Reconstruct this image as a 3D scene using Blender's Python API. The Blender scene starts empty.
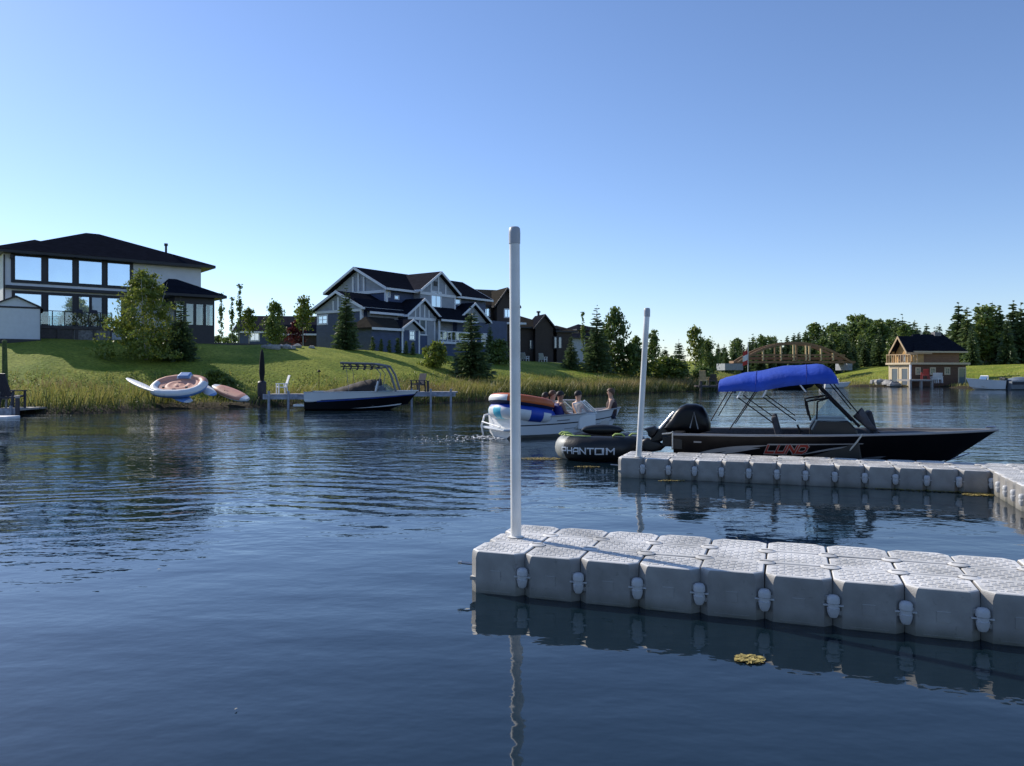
import bpy, math, random
import numpy as np
from mathutils import Vector, Matrix

random.seed(11)
rng = np.random.default_rng(11)
R = math.radians
scene = bpy.context.scene
C = scene.collection

# ------------------------------------------------------------------ camera model (metres; camera looks along +Y)
F, CX, YH, H = 790.0, 512.0, 371.0, 1.95      # focal length in px, principal column, horizon row, eye height above the lake

def gnd(px, py, z=0.0):
    Y = (H - z) * F / (py - YH)
    return ((px - CX) / F * Y, Y)
def zat(py, Y): return H - (py - YH) * Y / F
def xat(px, Y): return (px - CX) / F * Y

class Fr:
    """local frame of a thing: origin on the ground, u along d, v to the left of d, w up"""
    def __init__(s, X, Y, dx, dy, base=0.0):
        n = math.hypot(dx, dy)
        s.X, s.Y, s.dx, s.dy, s.base = X, Y, dx / n, dy / n, base
        s.rot = math.atan2(dy, dx)
    def u(s, px, v=0.0):
        r = (px - CX) / F
        X0 = s.X - s.dy * v; Y0 = s.Y + s.dx * v
        return (r * Y0 - X0) / (s.dx - r * s.dy)
    def v(s, px, u=0.0):
        r = (px - CX) / F
        X0 = s.X + s.dx * u; Y0 = s.Y + s.dy * u
        return (r * Y0 - X0) / (-s.dy - r * s.dx)
    def w(s, py, u, v=0.0):
        return zat(py, s.Y + s.dy * u + s.dx * v) - s.base
    def uw(s, px, py, v=0.0):
        u = s.u(px, v); return u, s.w(py, u, v)
    def vw(s, px, py, u=0.0):
        v = s.v(px, u); return v, s.w(py, u, v)
    def world(s, u, v=0.0, w=0.0):
        return Vector((s.X + s.dx * u - s.dy * v, s.Y + s.dy * u + s.dx * v, s.base + w))

# ------------------------------------------------------------------ object helpers
def tag(o, label=None, cat=None, group=None, kind=None):
    if label: o['label'] = label
    if cat: o['category'] = cat
    if group: o['group'] = group
    if kind: o['kind'] = kind
    return o
def thing(name, label, cat, loc=(0, 0, 0), rz=0.0, group=None):
    o = bpy.data.objects.new(name, None); C.objects.link(o)
    o.empty_display_size = 0.2
    o.location = loc; o.rotation_euler = (0, 0, rz)
    return tag(o, label, cat, group)
def fthing(name, label, cat, fr, group=None):
    return thing(name, label, cat, (fr.X, fr.Y, fr.base), fr.rot, group)
KIDS = {}
def link(name, me, parent=None):
    o = bpy.data.objects.new(name, me); C.objects.link(o)
    if parent:
        o.parent = parent
        KIDS.setdefault(parent.name, []).append(o)
    return o
def kids(o): return KIDS.get(o.name, [])
def copy_tree(o, parent=None):
    c = o.copy(); C.objects.link(c)
    if parent:
        c.parent = parent
        KIDS.setdefault(parent.name, []).append(c)
    for ch in list(kids(o)): copy_tree(ch, c)
    return c

class MB:
    def __init__(s): s.V = []; s.Fc = []; s.M = []
    def add(s, vs, fs, mi=0):
        b = len(s.V); s.V.extend(tuple(v) for v in vs)
        for f in fs: s.Fc.append(tuple(i + b for i in f)); s.M.append(mi)
        return s
    def box(s, x0, x1, y0, y1, z0, z1, mi=0):
        if x0 > x1: x0, x1 = x1, x0
        if y0 > y1: y0, y1 = y1, y0
        if z0 > z1: z0, z1 = z1, z0
        return s.add([(x0,y0,z0),(x1,y0,z0),(x1,y1,z0),(x0,y1,z0),(x0,y0,z1),(x1,y0,z1),(x1,y1,z1),(x0,y1,z1)],
                     [(3,2,1,0),(4,5,6,7),(0,1,5,4),(1,2,6,5),(2,3,7,6),(3,0,4,7)], mi)
    def obox(s, c, dims, rot, mi=0):
        """box centred on c, sides dims, rot a Matrix 3x3 or euler tuple"""
        if not isinstance(rot, Matrix):
            from mathutils import Euler
            rot = Euler(rot).to_matrix()
        vs = []
        for z in (-.5, .5):
            for x, y in ((-.5,-.5),(.5,-.5),(.5,.5),(-.5,.5)):
                vs.append(Vector(c) + rot @ Vector((x*dims[0], y*dims[1], z*dims[2])))
        return s.add(vs, [(3,2,1,0),(4,5,6,7),(0,1,5,4),(1,2,6,5),(2,3,7,6),(3,0,4,7)], mi)
    def prism(s, poly, off, mi=0):
        """polygon (3D points) extruded by off"""
        n = len(poly); off = Vector(off)
        vs = [Vector(p) for p in poly] + [Vector(p) + off for p in poly]
        fs = [tuple(range(n)), tuple(range(2*n-1, n-1, -1))]
        fs += [((i+1) % n, i, i+n, (i+1) % n + n) for i in range(n)]
        return s.add(vs, fs, mi)
    def tube(s, pts, r, n=8, cap=True, mi=0, closed=False):
        pts = [Vector(p) for p in pts]; k = len(pts)
        rs = r if isinstance(r, (list, tuple)) else [r] * k
        vs = []; fs = []; a = None
        for i, p in enumerate(pts):
            if closed: t = pts[(i+1) % k] - pts[i-1]
            else: t = pts[min(i+1, k-1)] - pts[max(i-1, 0)]
            t.normalize()
            if a is None:
                a = t.orthogonal().normalized()
                if abs(t.z) < .9: a = t.cross(Vector((0,0,1))).normalized()
            else:
                a = (a - t * a.dot(t)).normalized()
            b = t.cross(a)
            for j in range(n):
                q = 2 * math.pi * j / n
                vs.append(p + (a * math.cos(q) + b * math.sin(q)) * rs[i])
        for i in range(k if closed else k-1):
            i2 = (i+1) % k
            for j in range(n):
                j2 = (j+1) % n
                fs.append((i*n+j, i*n+j2, i2*n+j2, i2*n+j))
        if cap and not closed:
            fs.append(tuple(range(n-1, -1, -1))); fs.append(tuple((k-1)*n + j for j in range(n)))
        return s.add(vs, fs, mi)
    def lathe(s, prof, n=16, c=(0,0,0), M=None, mi=0):
        vs = []; fs = []; k = len(prof); M = M or Matrix.Identity(3); c = Vector(c)
        for (r, z) in prof:
            for j in range(n):
                q = 2*math.pi*j/n
                vs.append(c + M @ Vector((r*math.cos(q), r*math.sin(q), z)))
        for i in range(k-1):
            for j in range(n):
                j2 = (j+1) % n
                fs.append((i*n+j, i*n+j2, (i+1)*n+j2, (i+1)*n+j))
        fs.append(tuple(range(n-1,-1,-1))); fs.append(tuple((k-1)*n+j for j in range(n)))
        return s.add(vs, fs, mi)
    def grid(s, fn, nu, nv, mi=0, mfn=None, cu=False, cv=False):
        """fn(a,b) a,b in 0..1 -> point"""
        vs = []
        ku = nu if cu else nu+1; kv = nv if cv else nv+1
        for i in range(ku):
            for j in range(kv): vs.append(fn(i/nu, j/nv))
        b = len(s.V); s.V.extend(tuple(v) for v in vs)
        for i in range(nu):
            for j in range(nv):
                i2 = (i+1) % ku; j2 = (j+1) % kv
                s.Fc.append((b+i*kv+j, b+i2*kv+j, b+i2*kv+j2, b+i*kv+j2))
                s.M.append(mfn((i+.5)/nu, (j+.5)/nv) if mfn else mi)
        return s
    def ball(s, c, r, nu=12, nv=8, mi=0, M=None):
        rx, ry, rz = r if isinstance(r, (tuple, list)) else (r, r, r)
        c = Vector(c)
        def fn(a, b):
            p = Vector((rx*math.cos(2*math.pi*a)*math.sin(math.pi*b), ry*math.sin(2*math.pi*a)*math.sin(math.pi*b), -rz*math.cos(math.pi*b)))
            return c + (M @ p if M else p)
        return s.grid(fn, nu, nv, mi, cu=True)
    def build(s, name, mats, parent=None, smooth=None, bevel=0, seg=2):
        me = bpy.data.meshes.new(name); me.from_pydata(s.V, [], s.Fc); me.validate()
        for m in (mats if isinstance(mats, (list, tuple)) else [mats]): me.materials.append(m)
        if len(me.polygons) == len(s.M): me.polygons.foreach_set('material_index', s.M)
        if smooth is not None:
            me.polygons.foreach_set('use_smooth', [True] * len(me.polygons))
            if smooth > 0: me.set_sharp_from_angle(angle=R(smooth))
        me.update()
        o = link(name, me, parent)
        if bevel:
            b = o.modifiers.new('bevel', 'BEVEL'); b.width = bevel; b.segments = seg; b.limit_method = 'ANGLE'; b.angle_limit = R(40)
        return o

def npmesh(name, V, Q, mats, mi=None, smooth=False):
    """fast mesh out of numpy arrays; Q has 3 or 4 columns"""
    me = bpy.data.meshes.new(name)
    k = Q.shape[1]
    me.vertices.add(len(V)); me.vertices.foreach_set('co', np.ascontiguousarray(V, dtype=np.float32).ravel())
    me.loops.add(Q.size); me.loops.foreach_set('vertex_index', np.ascontiguousarray(Q, dtype=np.int32).ravel())
    me.polygons.add(len(Q)); me.polygons.foreach_set('loop_start', np.arange(0, Q.size, k, dtype=np.int32))
    for m in (mats if isinstance(mats, (list, tuple)) else [mats]): me.materials.append(m)
    if mi is not None: me.polygons.foreach_set('material_index', np.asarray(mi, dtype=np.int32))
    me.polygons.foreach_set('use_smooth', np.full(len(Q), smooth, dtype=bool))
    me.update(calc_edges=True); me.validate()
    return me

# ------------------------------------------------------------------ materials
MATS = {}
def newmat(name):
    m = bpy.data.materials.new(name); m.use_nodes = True
    nt = m.node_tree; nt.nodes.clear()
    return m, nt, nt.nodes.new, nt.links.new
def pm(name, col, rough=.5, var=.18, scale=4.0, bump=0.0, bscale=30.0, metal=0.0, spec=.5, coat=0.0, dirt=None, detail=5):
    """plain procedural paint / wood / fabric: base colour broken up by noise, optional bump"""
    if name in MATS: return MATS[name]
    m, nt, N, L = newmat(name)
    out = N('ShaderNodeOutputMaterial'); p = N('ShaderNodeBsdfPrincipled'); L(p.outputs[0], out.inputs[0])
    tc = N('ShaderNodeTexCoord'); nz = N('ShaderNodeTexNoise'); nz.inputs['Scale'].default_value = scale; nz.inputs['Detail'].default_value = detail
    L(tc.outputs['Object'], nz.inputs['Vector'])
    rp = N('ShaderNodeValToRGB'); L(nz.outputs['Fac'], rp.inputs[0])
    c = np.array(col[:3]); d = dirt if dirt is not None else c * (1 - var)
    rp.color_ramp.elements[0].position = .3; rp.color_ramp.elements[1].position = .7
    rp.color_ramp.elements[0].color = (*d, 1); rp.color_ramp.elements[1].color = (*np.minimum(c * (1 + var * .6), 1), 1)
    L(rp.outputs[0], p.inputs['Base Color'])
    p.inputs['Roughness'].default_value = rough; p.inputs['Metallic'].default_value = metal
    p.inputs['Specular IOR Level'].default_value = spec; p.inputs['Coat Weight'].default_value = coat
    if bump:
        n2 = N('ShaderNodeTexNoise'); n2.inputs['Scale'].default_value = bscale; n2.inputs['Detail'].default_value = 4
        L(tc.outputs['Object'], n2.inputs['Vector'])
        b = N('ShaderNodeBump'); b.inputs['Distance'].default_value = bump; b.inputs['Strength'].default_value = 1
        L(n2.outputs['Fac'], b.inputs['Height']); L(b.outputs[0], p.inputs['Normal'])
    MATS[name] = m
    return m
def siding(name, col, pitch=.18, axis='Z', rough=.6, var=.12):
    """lap siding / plank lines along one object axis"""
    if name in MATS: return MATS[name]
    m = pm(name, col, rough, var, 2.0); nt = m.node_tree; N = nt.nodes.new; L = nt.links.new
    p = [n for n in nt.nodes if n.type == 'BSDF_PRINCIPLED'][0]; tc = [n for n in nt.nodes if n.type == 'TEX_COORD'][0]
    sx = N('ShaderNodeSeparateXYZ'); L(tc.outputs['Object'], sx.inputs[0])
    dv = N('ShaderNodeMath'); dv.operation = 'DIVIDE'; L(sx.outputs[axis], dv.inputs[0]); dv.inputs[1].default_value = pitch
    fr = N('ShaderNodeMath'); fr.operation = 'FRACT'; L(dv.outputs[0], fr.inputs[0])
    b = N('ShaderNodeBump'); b.inputs['Distance'].default_value = .03; L(fr.outputs[0], b.inputs['Height']); L(b.outputs[0], p.inputs['Normal'])
    return m
def shingle(name, col):
    if name in MATS: return MATS[name]
    m, nt, N, L = newmat(name)
    out = N('ShaderNodeOutputMaterial'); p = N('ShaderNodeBsdfPrincipled'); L(p.outputs[0], out.inputs[0])
    tc = N('ShaderNodeTexCoord'); sx = N('ShaderNodeSeparateXYZ'); L(tc.outputs['Object'], sx.inputs[0])
    ad = N('ShaderNodeMath'); ad.operation = 'ADD'; L(sx.outputs['X'], ad.inputs[0]); L(sx.outputs['Y'], ad.inputs[1])
    cb = N('ShaderNodeCombineXYZ'); L(ad.outputs[0], cb.inputs['X']); L(sx.outputs['Z'], cb.inputs['Y'])
    br = N('ShaderNodeTexBrick'); br.inputs['Scale'].default_value = 3; br.inputs['Brick Width'].default_value = .8; br.inputs['Row Height'].default_value = .28
    br.inputs['Mortar Size'].default_value = .02
    c = np.array(col)
    br.inputs['Color1'].default_value = (*c, 1); br.inputs['Color2'].default_value = (*(c * .7), 1); br.inputs['Mortar'].default_value = (*(c * .4), 1)
    L(cb.outputs[0], br.inputs['Vector']); L(br.outputs['Color'], p.inputs['Base Color'])
    p.inputs['Roughness'].default_value = .9; p.inputs['Specular IOR Level'].default_value = 0
    MATS[name] = m; return m
def leafmat(name, cols, trans=.35, rough=.6):
    """foliage: every leaf clump (mesh island) takes its own shade; thin leaves let light through"""
    if name in MATS: return MATS[name]
    m, nt, N, L = newmat(name)
    out = N('ShaderNodeOutputMaterial'); g = N('ShaderNodeNewGeometry'); rp = N('ShaderNodeValToRGB')
    oi = N('ShaderNodeObjectInfo'); md = N('ShaderNodeMath'); md.operation = 'MULTIPLY_ADD'
    md.inputs[1].default_value = .35; L(oi.outputs['Random'], md.inputs[0])
    sc = N('ShaderNodeMath'); sc.operation = 'MULTIPLY'; sc.inputs[1].default_value = .65; L(g.outputs['Random Per Island'], sc.inputs[0])
    L(sc.outputs[0], md.inputs[2]); L(md.outputs[0], rp.inputs[0])
    els = rp.color_ramp.elements
    for i, c in enumerate(cols):
        if i < 2: e = els[i]; e.position = i / (len(cols)-1)
        else: e = els.new(i / (len(cols)-1))
        e.color = (*c, 1)
    df = N('ShaderNodeBsdfDiffuse'); tr = N('ShaderNodeBsdfTranslucent'); gl = N('ShaderNodeBsdfGlossy'); gl.inputs['Roughness'].default_value = .45
    L(rp.outputs[0], df.inputs[0]); L(rp.outputs[0], tr.inputs[0])
    mx = N('ShaderNodeMixShader'); mx.inputs[0].default_value = trans; L(df.outputs[0], mx.inputs[1]); L(tr.outputs[0], mx.inputs[2])
    m2 = N('ShaderNodeMixShader'); m2.inputs[0].default_value = .04; L(mx.outputs[0], m2.inputs[1]); L(gl.outputs[0], m2.inputs[2])
    L(m2.outputs[0], out.inputs[0])
    MATS[name] = m; return m
def glassmat(name, tint=(.5,.62,.75), metal=.65, rough=.03):
    if name in MATS: return MATS[name]
    m = pm(name, tint, rough, .06, .6); p = [n for n in m.node_tree.nodes if n.type == 'BSDF_PRINCIPLED'][0]
    p.inputs['Metallic'].default_value = metal
    return m
def clearglass(name):
    m, nt, N, L = newmat(name)
    out = N('ShaderNodeOutputMaterial'); t = N('ShaderNodeBsdfTransparent'); t.inputs[0].default_value = (.72,.82,.84,1)
    g = N('ShaderNodeBsdfGlossy'); g.inputs['Roughness'].default_value = .02; lw = N('ShaderNodeLayerWeight'); lw.inputs[0].default_value = .25
    mx = N('ShaderNodeMixShader'); mp = N('ShaderNodeMath'); mp.operation = 'MULTIPLY_ADD'; mp.inputs[1].default_value = .6; mp.inputs[2].default_value = .12
    nz = N('ShaderNodeTexNoise'); nz.inputs['Scale'].default_value = 3
    L(lw.outputs['Fresnel'], mp.inputs[0]); L(mp.outputs[0], mx.inputs[0]); L(t.outputs[0], mx.inputs[1]); L(g.outputs[0], mx.inputs[2]); L(mx.outputs[0], out.inputs[0])
    return m

# ------------------------------------------------------------------ terrain
LAKE = np.array([gnd(-260, 415), gnd(-60, 415), gnd(60, 414), gnd(130, 411.5), gnd(165, 409), gnd(250, 407.5), gnd(300, 406), gnd(400, 404.5), gnd(480, 401.5),
        gnd(560, 397.5), gnd(640, 393.3), gnd(700, 391), (21.5, 82), (25, 95), (32, 106), (40, 117), (43.8, 128), (46, 152), (51, 153), (48.6, 128), (46.5, 117), (45.5, 108),
        gnd(850, 386.6), gnd(893, 387.0), gnd(944, 386.9), gnd(954, 388.3), gnd(972, 388.8), gnd(1024, 389.2), gnd(1150, 390), (110, 62), (120, 20), (120, -60), (-60, -60), (-60, 20)])
def signed_dist(P):
    """>0 on land, <0 in the lake"""
    A = LAKE; B = np.roll(LAKE, -1, 0)
    best = np.full(len(P), 1e9); inside = np.zeros(len(P), bool)
    for a, b in zip(A, B):
        e = b - a; w = P - a
        t = np.clip((w @ e) / (e @ e), 0, 1)
        best = np.minimum(best, np.hypot(*(w - t[:, None] * e).T))
        c = ((a[1] > P[:, 1]) != (b[1] > P[:, 1]))
        xs = (b[0]-a[0]) * (P[:, 1]-a[1]) / ((b[1]-a[1]) if b[1] != a[1] else 1e-9) + a[0]
        inside ^= c & (P[:, 0] < xs)
    return np.where(inside, -best, best)
def smst(x):
    x = np.clip(x, 0, 1); return x * x * (3 - 2 * x)
def height(X, Y, d=None):
    P = np.stack([np.asarray(X, float).ravel(), np.asarray(Y, float).ravel()], 1)
    if d is None: d = signed_dist(P)
    x, y = P.T
    plat = np.interp(x, [-60, -30, -18, -8, 0, 8, 18, 30, 60, 120], [4.3, 4.25, 4.0, 3.55, 3.1, 2.75, 2.4, 2.2, 2.5, 4.5])
    wdt = np.interp(x, [-30, -10, 10, 30, 60], [21, 20, 17, 13, 15])
    z = .24 * smst(d / .9) + (plat - .24) * smst((d - .8) / wdt) ** .9
    z += .06 * np.sin(x * .9 + .5 * np.sin(y * .6)) * np.sin(y * .7 + x * .2) * smst(d / 4)
    z += np.clip(y - 190, 0, 400) * .012
    return np.where(d < 0, -1.1 * smst(-d / 1.6), z)
def hit(px, py):
    """where the line of sight of a photo point meets the terrain"""
    Y = np.arange(20, 260, .05); X = (px - CX) / F * Y
    k = np.argmax(height(X, Y) >= H - (py - YH) * Y / F)
    return float(X[k]), float(Y[k])
def hgt(X, Y): return float(height([X], [Y])[0])
# ------------------------------------------------------------------ world, sun, camera
SUN_AZ = math.atan2(-.787, .617)       # measured from +Y towards +X
SUN_EL = R(32)
w = bpy.data.worlds.new("World"); scene.world = w; w.use_nodes = True
nt = w.node_tree; nt.nodes.clear()
out = nt.nodes.new('ShaderNodeOutputWorld'); bg = nt.nodes.new('ShaderNodeBackground'); sky = nt.nodes.new('ShaderNodeTexSky')
sky.sky_type = 'NISHITA'; sky.sun_disc = False; sky.sun_elevation = SUN_EL; sky.sun_rotation = SUN_AZ
sky.altitude = 600; sky.air_density = 1.0; sky.dust_density = .25; sky.ozone_density = 3.0
bg.inputs['Strength'].default_value = .15
tint = nt.nodes.new('ShaderNodeMixRGB'); tint.blend_type = 'MULTIPLY'; tint.inputs[0].default_value = 1; tint.inputs[2].default_value = (.93, .955, 1.09, 1)
nt.links.new(sky.outputs[0], tint.inputs[1]); nt.links.new(tint.outputs[0], bg.inputs[0]); nt.links.new(bg.outputs[0], out.inputs[0])
sd = Vector((math.sin(SUN_AZ) * math.cos(SUN_EL), math.cos(SUN_AZ) * math.cos(SUN_EL), math.sin(SUN_EL)))
ld = bpy.data.lights.new('sun', 'SUN'); ld.energy = 5.0; ld.angle = R(.5); ld.color = (1, .93, .82)
lo = bpy.data.objects.new('sun', ld); C.objects.link(lo); lo.rotation_euler = sd.to_track_quat('Z', 'Y').to_euler(); lo.location = (-60, 40, 60)
cd = bpy.data.cameras.new('camera'); cam = bpy.data.objects.new('camera', cd); C.objects.link(cam)
cd.sensor_width = 36; cd.sensor_fit = 'HORIZONTAL'; cd.lens = 36 * F / 1024; cd.shift_y = -12 / 1024
cd.clip_start = .1; cd.clip_end = 3000
cam.location = (0, 0, H); cam.rotation_euler = (math.pi / 2, 0, 0); scene.camera = cam
scene.view_settings.view_transform = 'Standard'; scene.view_settings.look = 'None'; scene.view_settings.exposure = 0; scene.view_settings.gamma = 1
scene.render.resolution_x = 1024; scene.render.resolution_y = 766

# ------------------------------------------------------------------ ground sheet
def ground_mat():
    m, nt, N, L = newmat('lawn_and_bank')
    out = N('ShaderNodeOutputMaterial'); p = N('ShaderNodeBsdfPrincipled'); L(p.outputs[0], out.inputs[0])
    p.inputs['Roughness'].default_value = .9; p.inputs['Specular IOR Level'].default_value = .1
    g = N('ShaderNodeNewGeometry'); sx = N('ShaderNodeSeparateXYZ'); L(g.outputs['Position'], sx.inputs[0])
    n1 = N('ShaderNodeTexNoise'); n1.inputs['Scale'].default_value = .35; n1.inputs['Detail'].default_value = 6; L(g.outputs['Position'], n1.inputs['Vector'])
    n2 = N('ShaderNodeTexNoise'); n2.inputs['Scale'].default_value = 5; n2.inputs['Detail'].default_value = 6; L(g.outputs['Position'], n2.inputs['Vector'])
    r1 = N('ShaderNodeValToRGB'); L(n1.outputs['Fac'], r1.inputs[0])
    r1.color_ramp.elements[0].position = .35; r1.color_ramp.elements[1].position = .68
    r1.color_ramp.elements[0].color = (.155, .215, .03, 1); r1.color_ramp.elements[1].color = (.32, .345, .06, 1)
    r2 = N('ShaderNodeValToRGB'); L(n2.outputs['Fac'], r2.inputs[0])
    r2.color_ramp.elements[0].position = .3; r2.color_ramp.elements[1].position = .7
    r2.color_ramp.elements[0].color = (.6, .6, .6, 1); r2.color_ramp.elements[1].color = (1.25, 1.2, 1.1, 1)
    mu = N('ShaderNodeMixRGB'); mu.blend_type = 'MULTIPLY'; mu.inputs[0].default_value = 1; L(r1.outputs[0], mu.inputs[1]); L(r2.outputs[0], mu.inputs[2])
    # bare wet soil along the waterline
    ad = N('ShaderNodeMath'); ad.operation = 'MULTIPLY_ADD'; L(n2.outputs['Fac'], ad.inputs[0]); ad.inputs[1].default_value = -.35; L(sx.outputs['Z'], ad.inputs[2])
    mr = N('ShaderNodeMapRange'); mr.inputs[1].default_value = .05; mr.inputs[2].default_value = .35; L(ad.outputs[0], mr.inputs[0])
    mx = N('ShaderNodeMixRGB'); L(mr.outputs[0], mx.inputs[0]); mx.inputs[1].default_value = (.045, .036, .022, 1); L(mu.outputs[0], mx.inputs[2])
    L(mx.outputs[0], p.inputs['Base Color'])
    b = N('ShaderNodeBump'); b.inputs['Distance'].default_value = .12; L(n2.outputs['Fac'], b.inputs['Height']); L(b.outputs[0], p.inputs['Normal'])
    return m
def axis(lo, a, b, hi, fine, coarse):
    k1 = np.arange(a, b, fine)
    left = a - np.cumsum(np.geomspace(fine, coarse, 40)); left = left[left > lo][::-1]
    right = b + np.cumsum(np.geomspace(fine, coarse, 40)); right = right[right < hi]
    return np.concatenate([[lo], left, k1, right, [hi]])
xs = axis(-900, -48, 70, 1100, .7, 60); ys = axis(-500, 30, 135, 1600, .7, 60)
GX, GY = np.meshgrid(xs, ys)
GZ = height(GX, GY).reshape(GX.shape)
V = np.stack([GX.ravel(), GY.ravel(), GZ.ravel()], 1)
nx, ny = len(xs), len(ys)
ii = (np.arange(ny-1)[:, None] * nx + np.arange(nx-1)[None, :]).ravel()
Q = np.stack([ii, ii+1, ii+nx+1, ii+nx], 1)
tag(link('ground', npmesh('ground', V, Q, ground_mat(), smooth=True)), kind='structure')

# ------------------------------------------------------------------ water
def water_mat():
    m, nt, N, L = newmat('lake_water')
    out = N('ShaderNodeOutputMaterial'); p = N('ShaderNodeBsdfPrincipled'); L(p.outputs[0], out.inputs[0])
    p.inputs['Base Color'].default_value = (.006, .016, .024, 1); p.inputs['Roughness'].default_value = .035; p.inputs['IOR'].default_value = 1.52
    g = N('ShaderNodeNewGeometry'); sx = N('ShaderNodeSeparateXYZ'); L(g.outputs['Position'], sx.inputs[0])
    def noise(sxy, scale, detail=3, rough=.5, w=0, rot=0.0):
        mp = N('ShaderNodeMapping'); mp.inputs['Scale'].default_value = (sxy[0], sxy[1], 1); mp.inputs['Location'].default_value = (w, w*.7, 0); mp.inputs['Rotation'].default_value = (0,0,rot)
        L(g.outputs['Position'], mp.inputs[0])
        n = N('ShaderNodeTexNoise'); n.inputs['Scale'].default_value = scale; n.inputs['Detail'].default_value = detail; n.inputs['Roughness'].default_value = rough
        L(mp.outputs[0], n.inputs['Vector']); return n.outputs['Fac']
    def math_(op, a, b=None, c=None):
        n = N('ShaderNodeMath'); n.operation = op
        for i, v in enumerate((a, b, c)):
            if v is None: continue
            if isinstance(v, (int, float)): n.inputs[i].default_value = v
            else: L(v, n.inputs[i])
        return n.outputs[0]
    def rng_(v, a, b, lo=0., hi=1.):
        n = N('ShaderNodeMapRange'); n.interpolation_type = 'SMOOTHSTEP'
        n.inputs[1].default_value = a; n.inputs[2].default_value = b; n.inputs[3].default_value = lo; n.inputs[4].default_value = hi
        L(v, n.inputs[0]); return n.outputs[0]
    patch = rng_(noise((.6, 1), .16, 3, .5, 3.1), .38, .66)
    far = rng_(sx.outputs['Y'], 6.5, 13)
    left = rng_(sx.outputs['X'], 6, -3, .18, 1.)
    open_ = rng_(sx.outputs['Y'], 15.5, 22)
    calm = math_('MAXIMUM', left, open_)
    mask = math_('MULTIPLY', math_('MULTIPLY_ADD', patch, .72, .28), math_('MULTIPLY', far, calm))
    mask = math_('MAXIMUM', math_('MULTIPLY', mask, rng_(sx.outputs['Y'], 24, 60, 1., .5)), .09)
    L(rng_(sx.outputs['Y'], 14, 60, .035, .07), p.inputs['Roughness'])
    swell = math_('MULTIPLY', noise((.6, 1), .62, 3, .42, 1.0, .3), WATER['swell'])
    rip = math_('MULTIPLY', math_('MULTIPLY', noise((.55, 1), 2.6, 3, .5, 5.0, -.25), mask), WATER['rip'])
    rip2 = math_('MULTIPLY', math_('MULTIPLY', noise((.7, 1), 8, 2, .5, 2.0, .2), math_('MULTIPLY_ADD', mask, .9, .10)), WATER['fine'])
    hsum = math_('ADD', math_('ADD', swell, rip), rip2)
    # slanting trains of boat wash crossing the open water on the left
    def wash(cx, cy, rx, ry, dx, dy, lam, amp, ph):
        ex = math_('MULTIPLY', math_('SUBTRACT', sx.outputs['X'], cx), 1/rx); ey = math_('MULTIPLY', math_('SUBTRACT', sx.outputs['Y'], cy), 1/ry)
        r2_ = math_('ADD', math_('MULTIPLY', ex, ex), math_('MULTIPLY', ey, ey)); env = rng_(r2_, 1., 0.)
        t_ = math_('ADD', math_('MULTIPLY', sx.outputs['X'], dx), math_('MULTIPLY', sx.outputs['Y'], dy))
        t_ = math_('ADD', t_, math_('MULTIPLY', noise((1, 1), .5, 2, .5, ph), 1.6))
        return math_('MULTIPLY', math_('MULTIPLY', math_('SINE', math_('MULTIPLY', t_, 2*math.pi/lam)), env), amp)
    for q in ((-2.2, 14.0, 3.2, 5.5, .35, .94, .62, .0042, 9.), (-6.5, 12.5, 4.0, 4.0, -.25, .97, .48, .0028, 4.)):
        hsum = math_('ADD', hsum, wash(*q))
    # V-shaped wake and rings trailing the moving motorboat
    b = N('ShaderNodeBump'); b.inputs['Distance'].default_value = 1.0; b.inputs['Strength'].default_value = 1.0
    L(hsum, b.inputs['Height']); L(b.outputs[0], p.inputs['Normal'])
    return m
WATER = dict(swell=.040, rip=.056, fine=.011)
mb = MB(); mb.add([(-160, -120, 0), (200, -120, 0), (200, 170, 0), (-160, 170, 0)], [(0, 1, 2, 3)])
tag(mb.build('water', water_mat()), kind='structure')

# ------------------------------------------------------------------ reeds and grass (uncountable)
def blades(name, pts, hts, wid, mat, lean=.25, wind=(.15, 0)):
    n = len(pts); z = height(pts[:, 0], pts[:, 1])
    ang = rng.uniform(0, 2*np.pi, n); la = rng.uniform(0, 2*np.pi, n); ll = rng.uniform(0, lean, n) * hts
    b = np.stack([pts[:, 0], pts[:, 1], z - .03], 1)
    dx = np.stack([np.cos(ang), np.sin(ang), np.zeros(n)], 1) * wid[:, None] * .5
    tip = b + np.stack([np.cos(la)*ll + wind[0]*hts, np.sin(la)*ll + wind[1]*hts, hts], 1)
    mid = b * .5 + tip * .5; mid[:, 2] += hts * .08
    V = np.stack([b - dx, b + dx, mid + dx * .75, mid - dx * .75, tip], 1).reshape(-1, 3)
    k = np.arange(n)[:, None] * 5
    T = np.concatenate([k + [0, 1, 2], k + [0, 2, 3], k + [3, 2, 4]], 0)
    return link(name, npmesh(name, V, T, mat))
def scatter(n, x0, x1, y0, y1, dmin, dmax, dens=None):
    P = np.stack([rng.uniform(x0, x1, n), rng.uniform(y0, y1, n)], 1)
    d = signed_dist(P); k = (d > dmin) & (d < dmax); P, d = P[k], d[k]
    if dens is not None:
        k = rng.uniform(0, 1, len(P)) < dens(P, d); P, d = P[k], d[k]
    return P, d
def pnoise(P, s, ph=0.0):
    x, y = P.T * s
    return .5 + .25 * (np.sin(x + 1.7*np.sin(y*.8+ph)+ph) + np.sin(y*1.3 - x*.6 + 2*np.sin(x*.5+ph*2)))
reed_mat = leafmat('reed_blades', [(.09,.12,.02), (.23,.23,.045), (.36,.32,.08), (.50,.42,.15)], trans=.35)
green_mat = leafmat('grass_blades', [(.11,.16,.02), (.23,.27,.035), (.38,.385,.075)], trans=.45)
MOORED = lambda P: ((P[:, 0] > -17.9) & (P[:, 0] < -14.2))     # trodden landing where the inflatables lie
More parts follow.
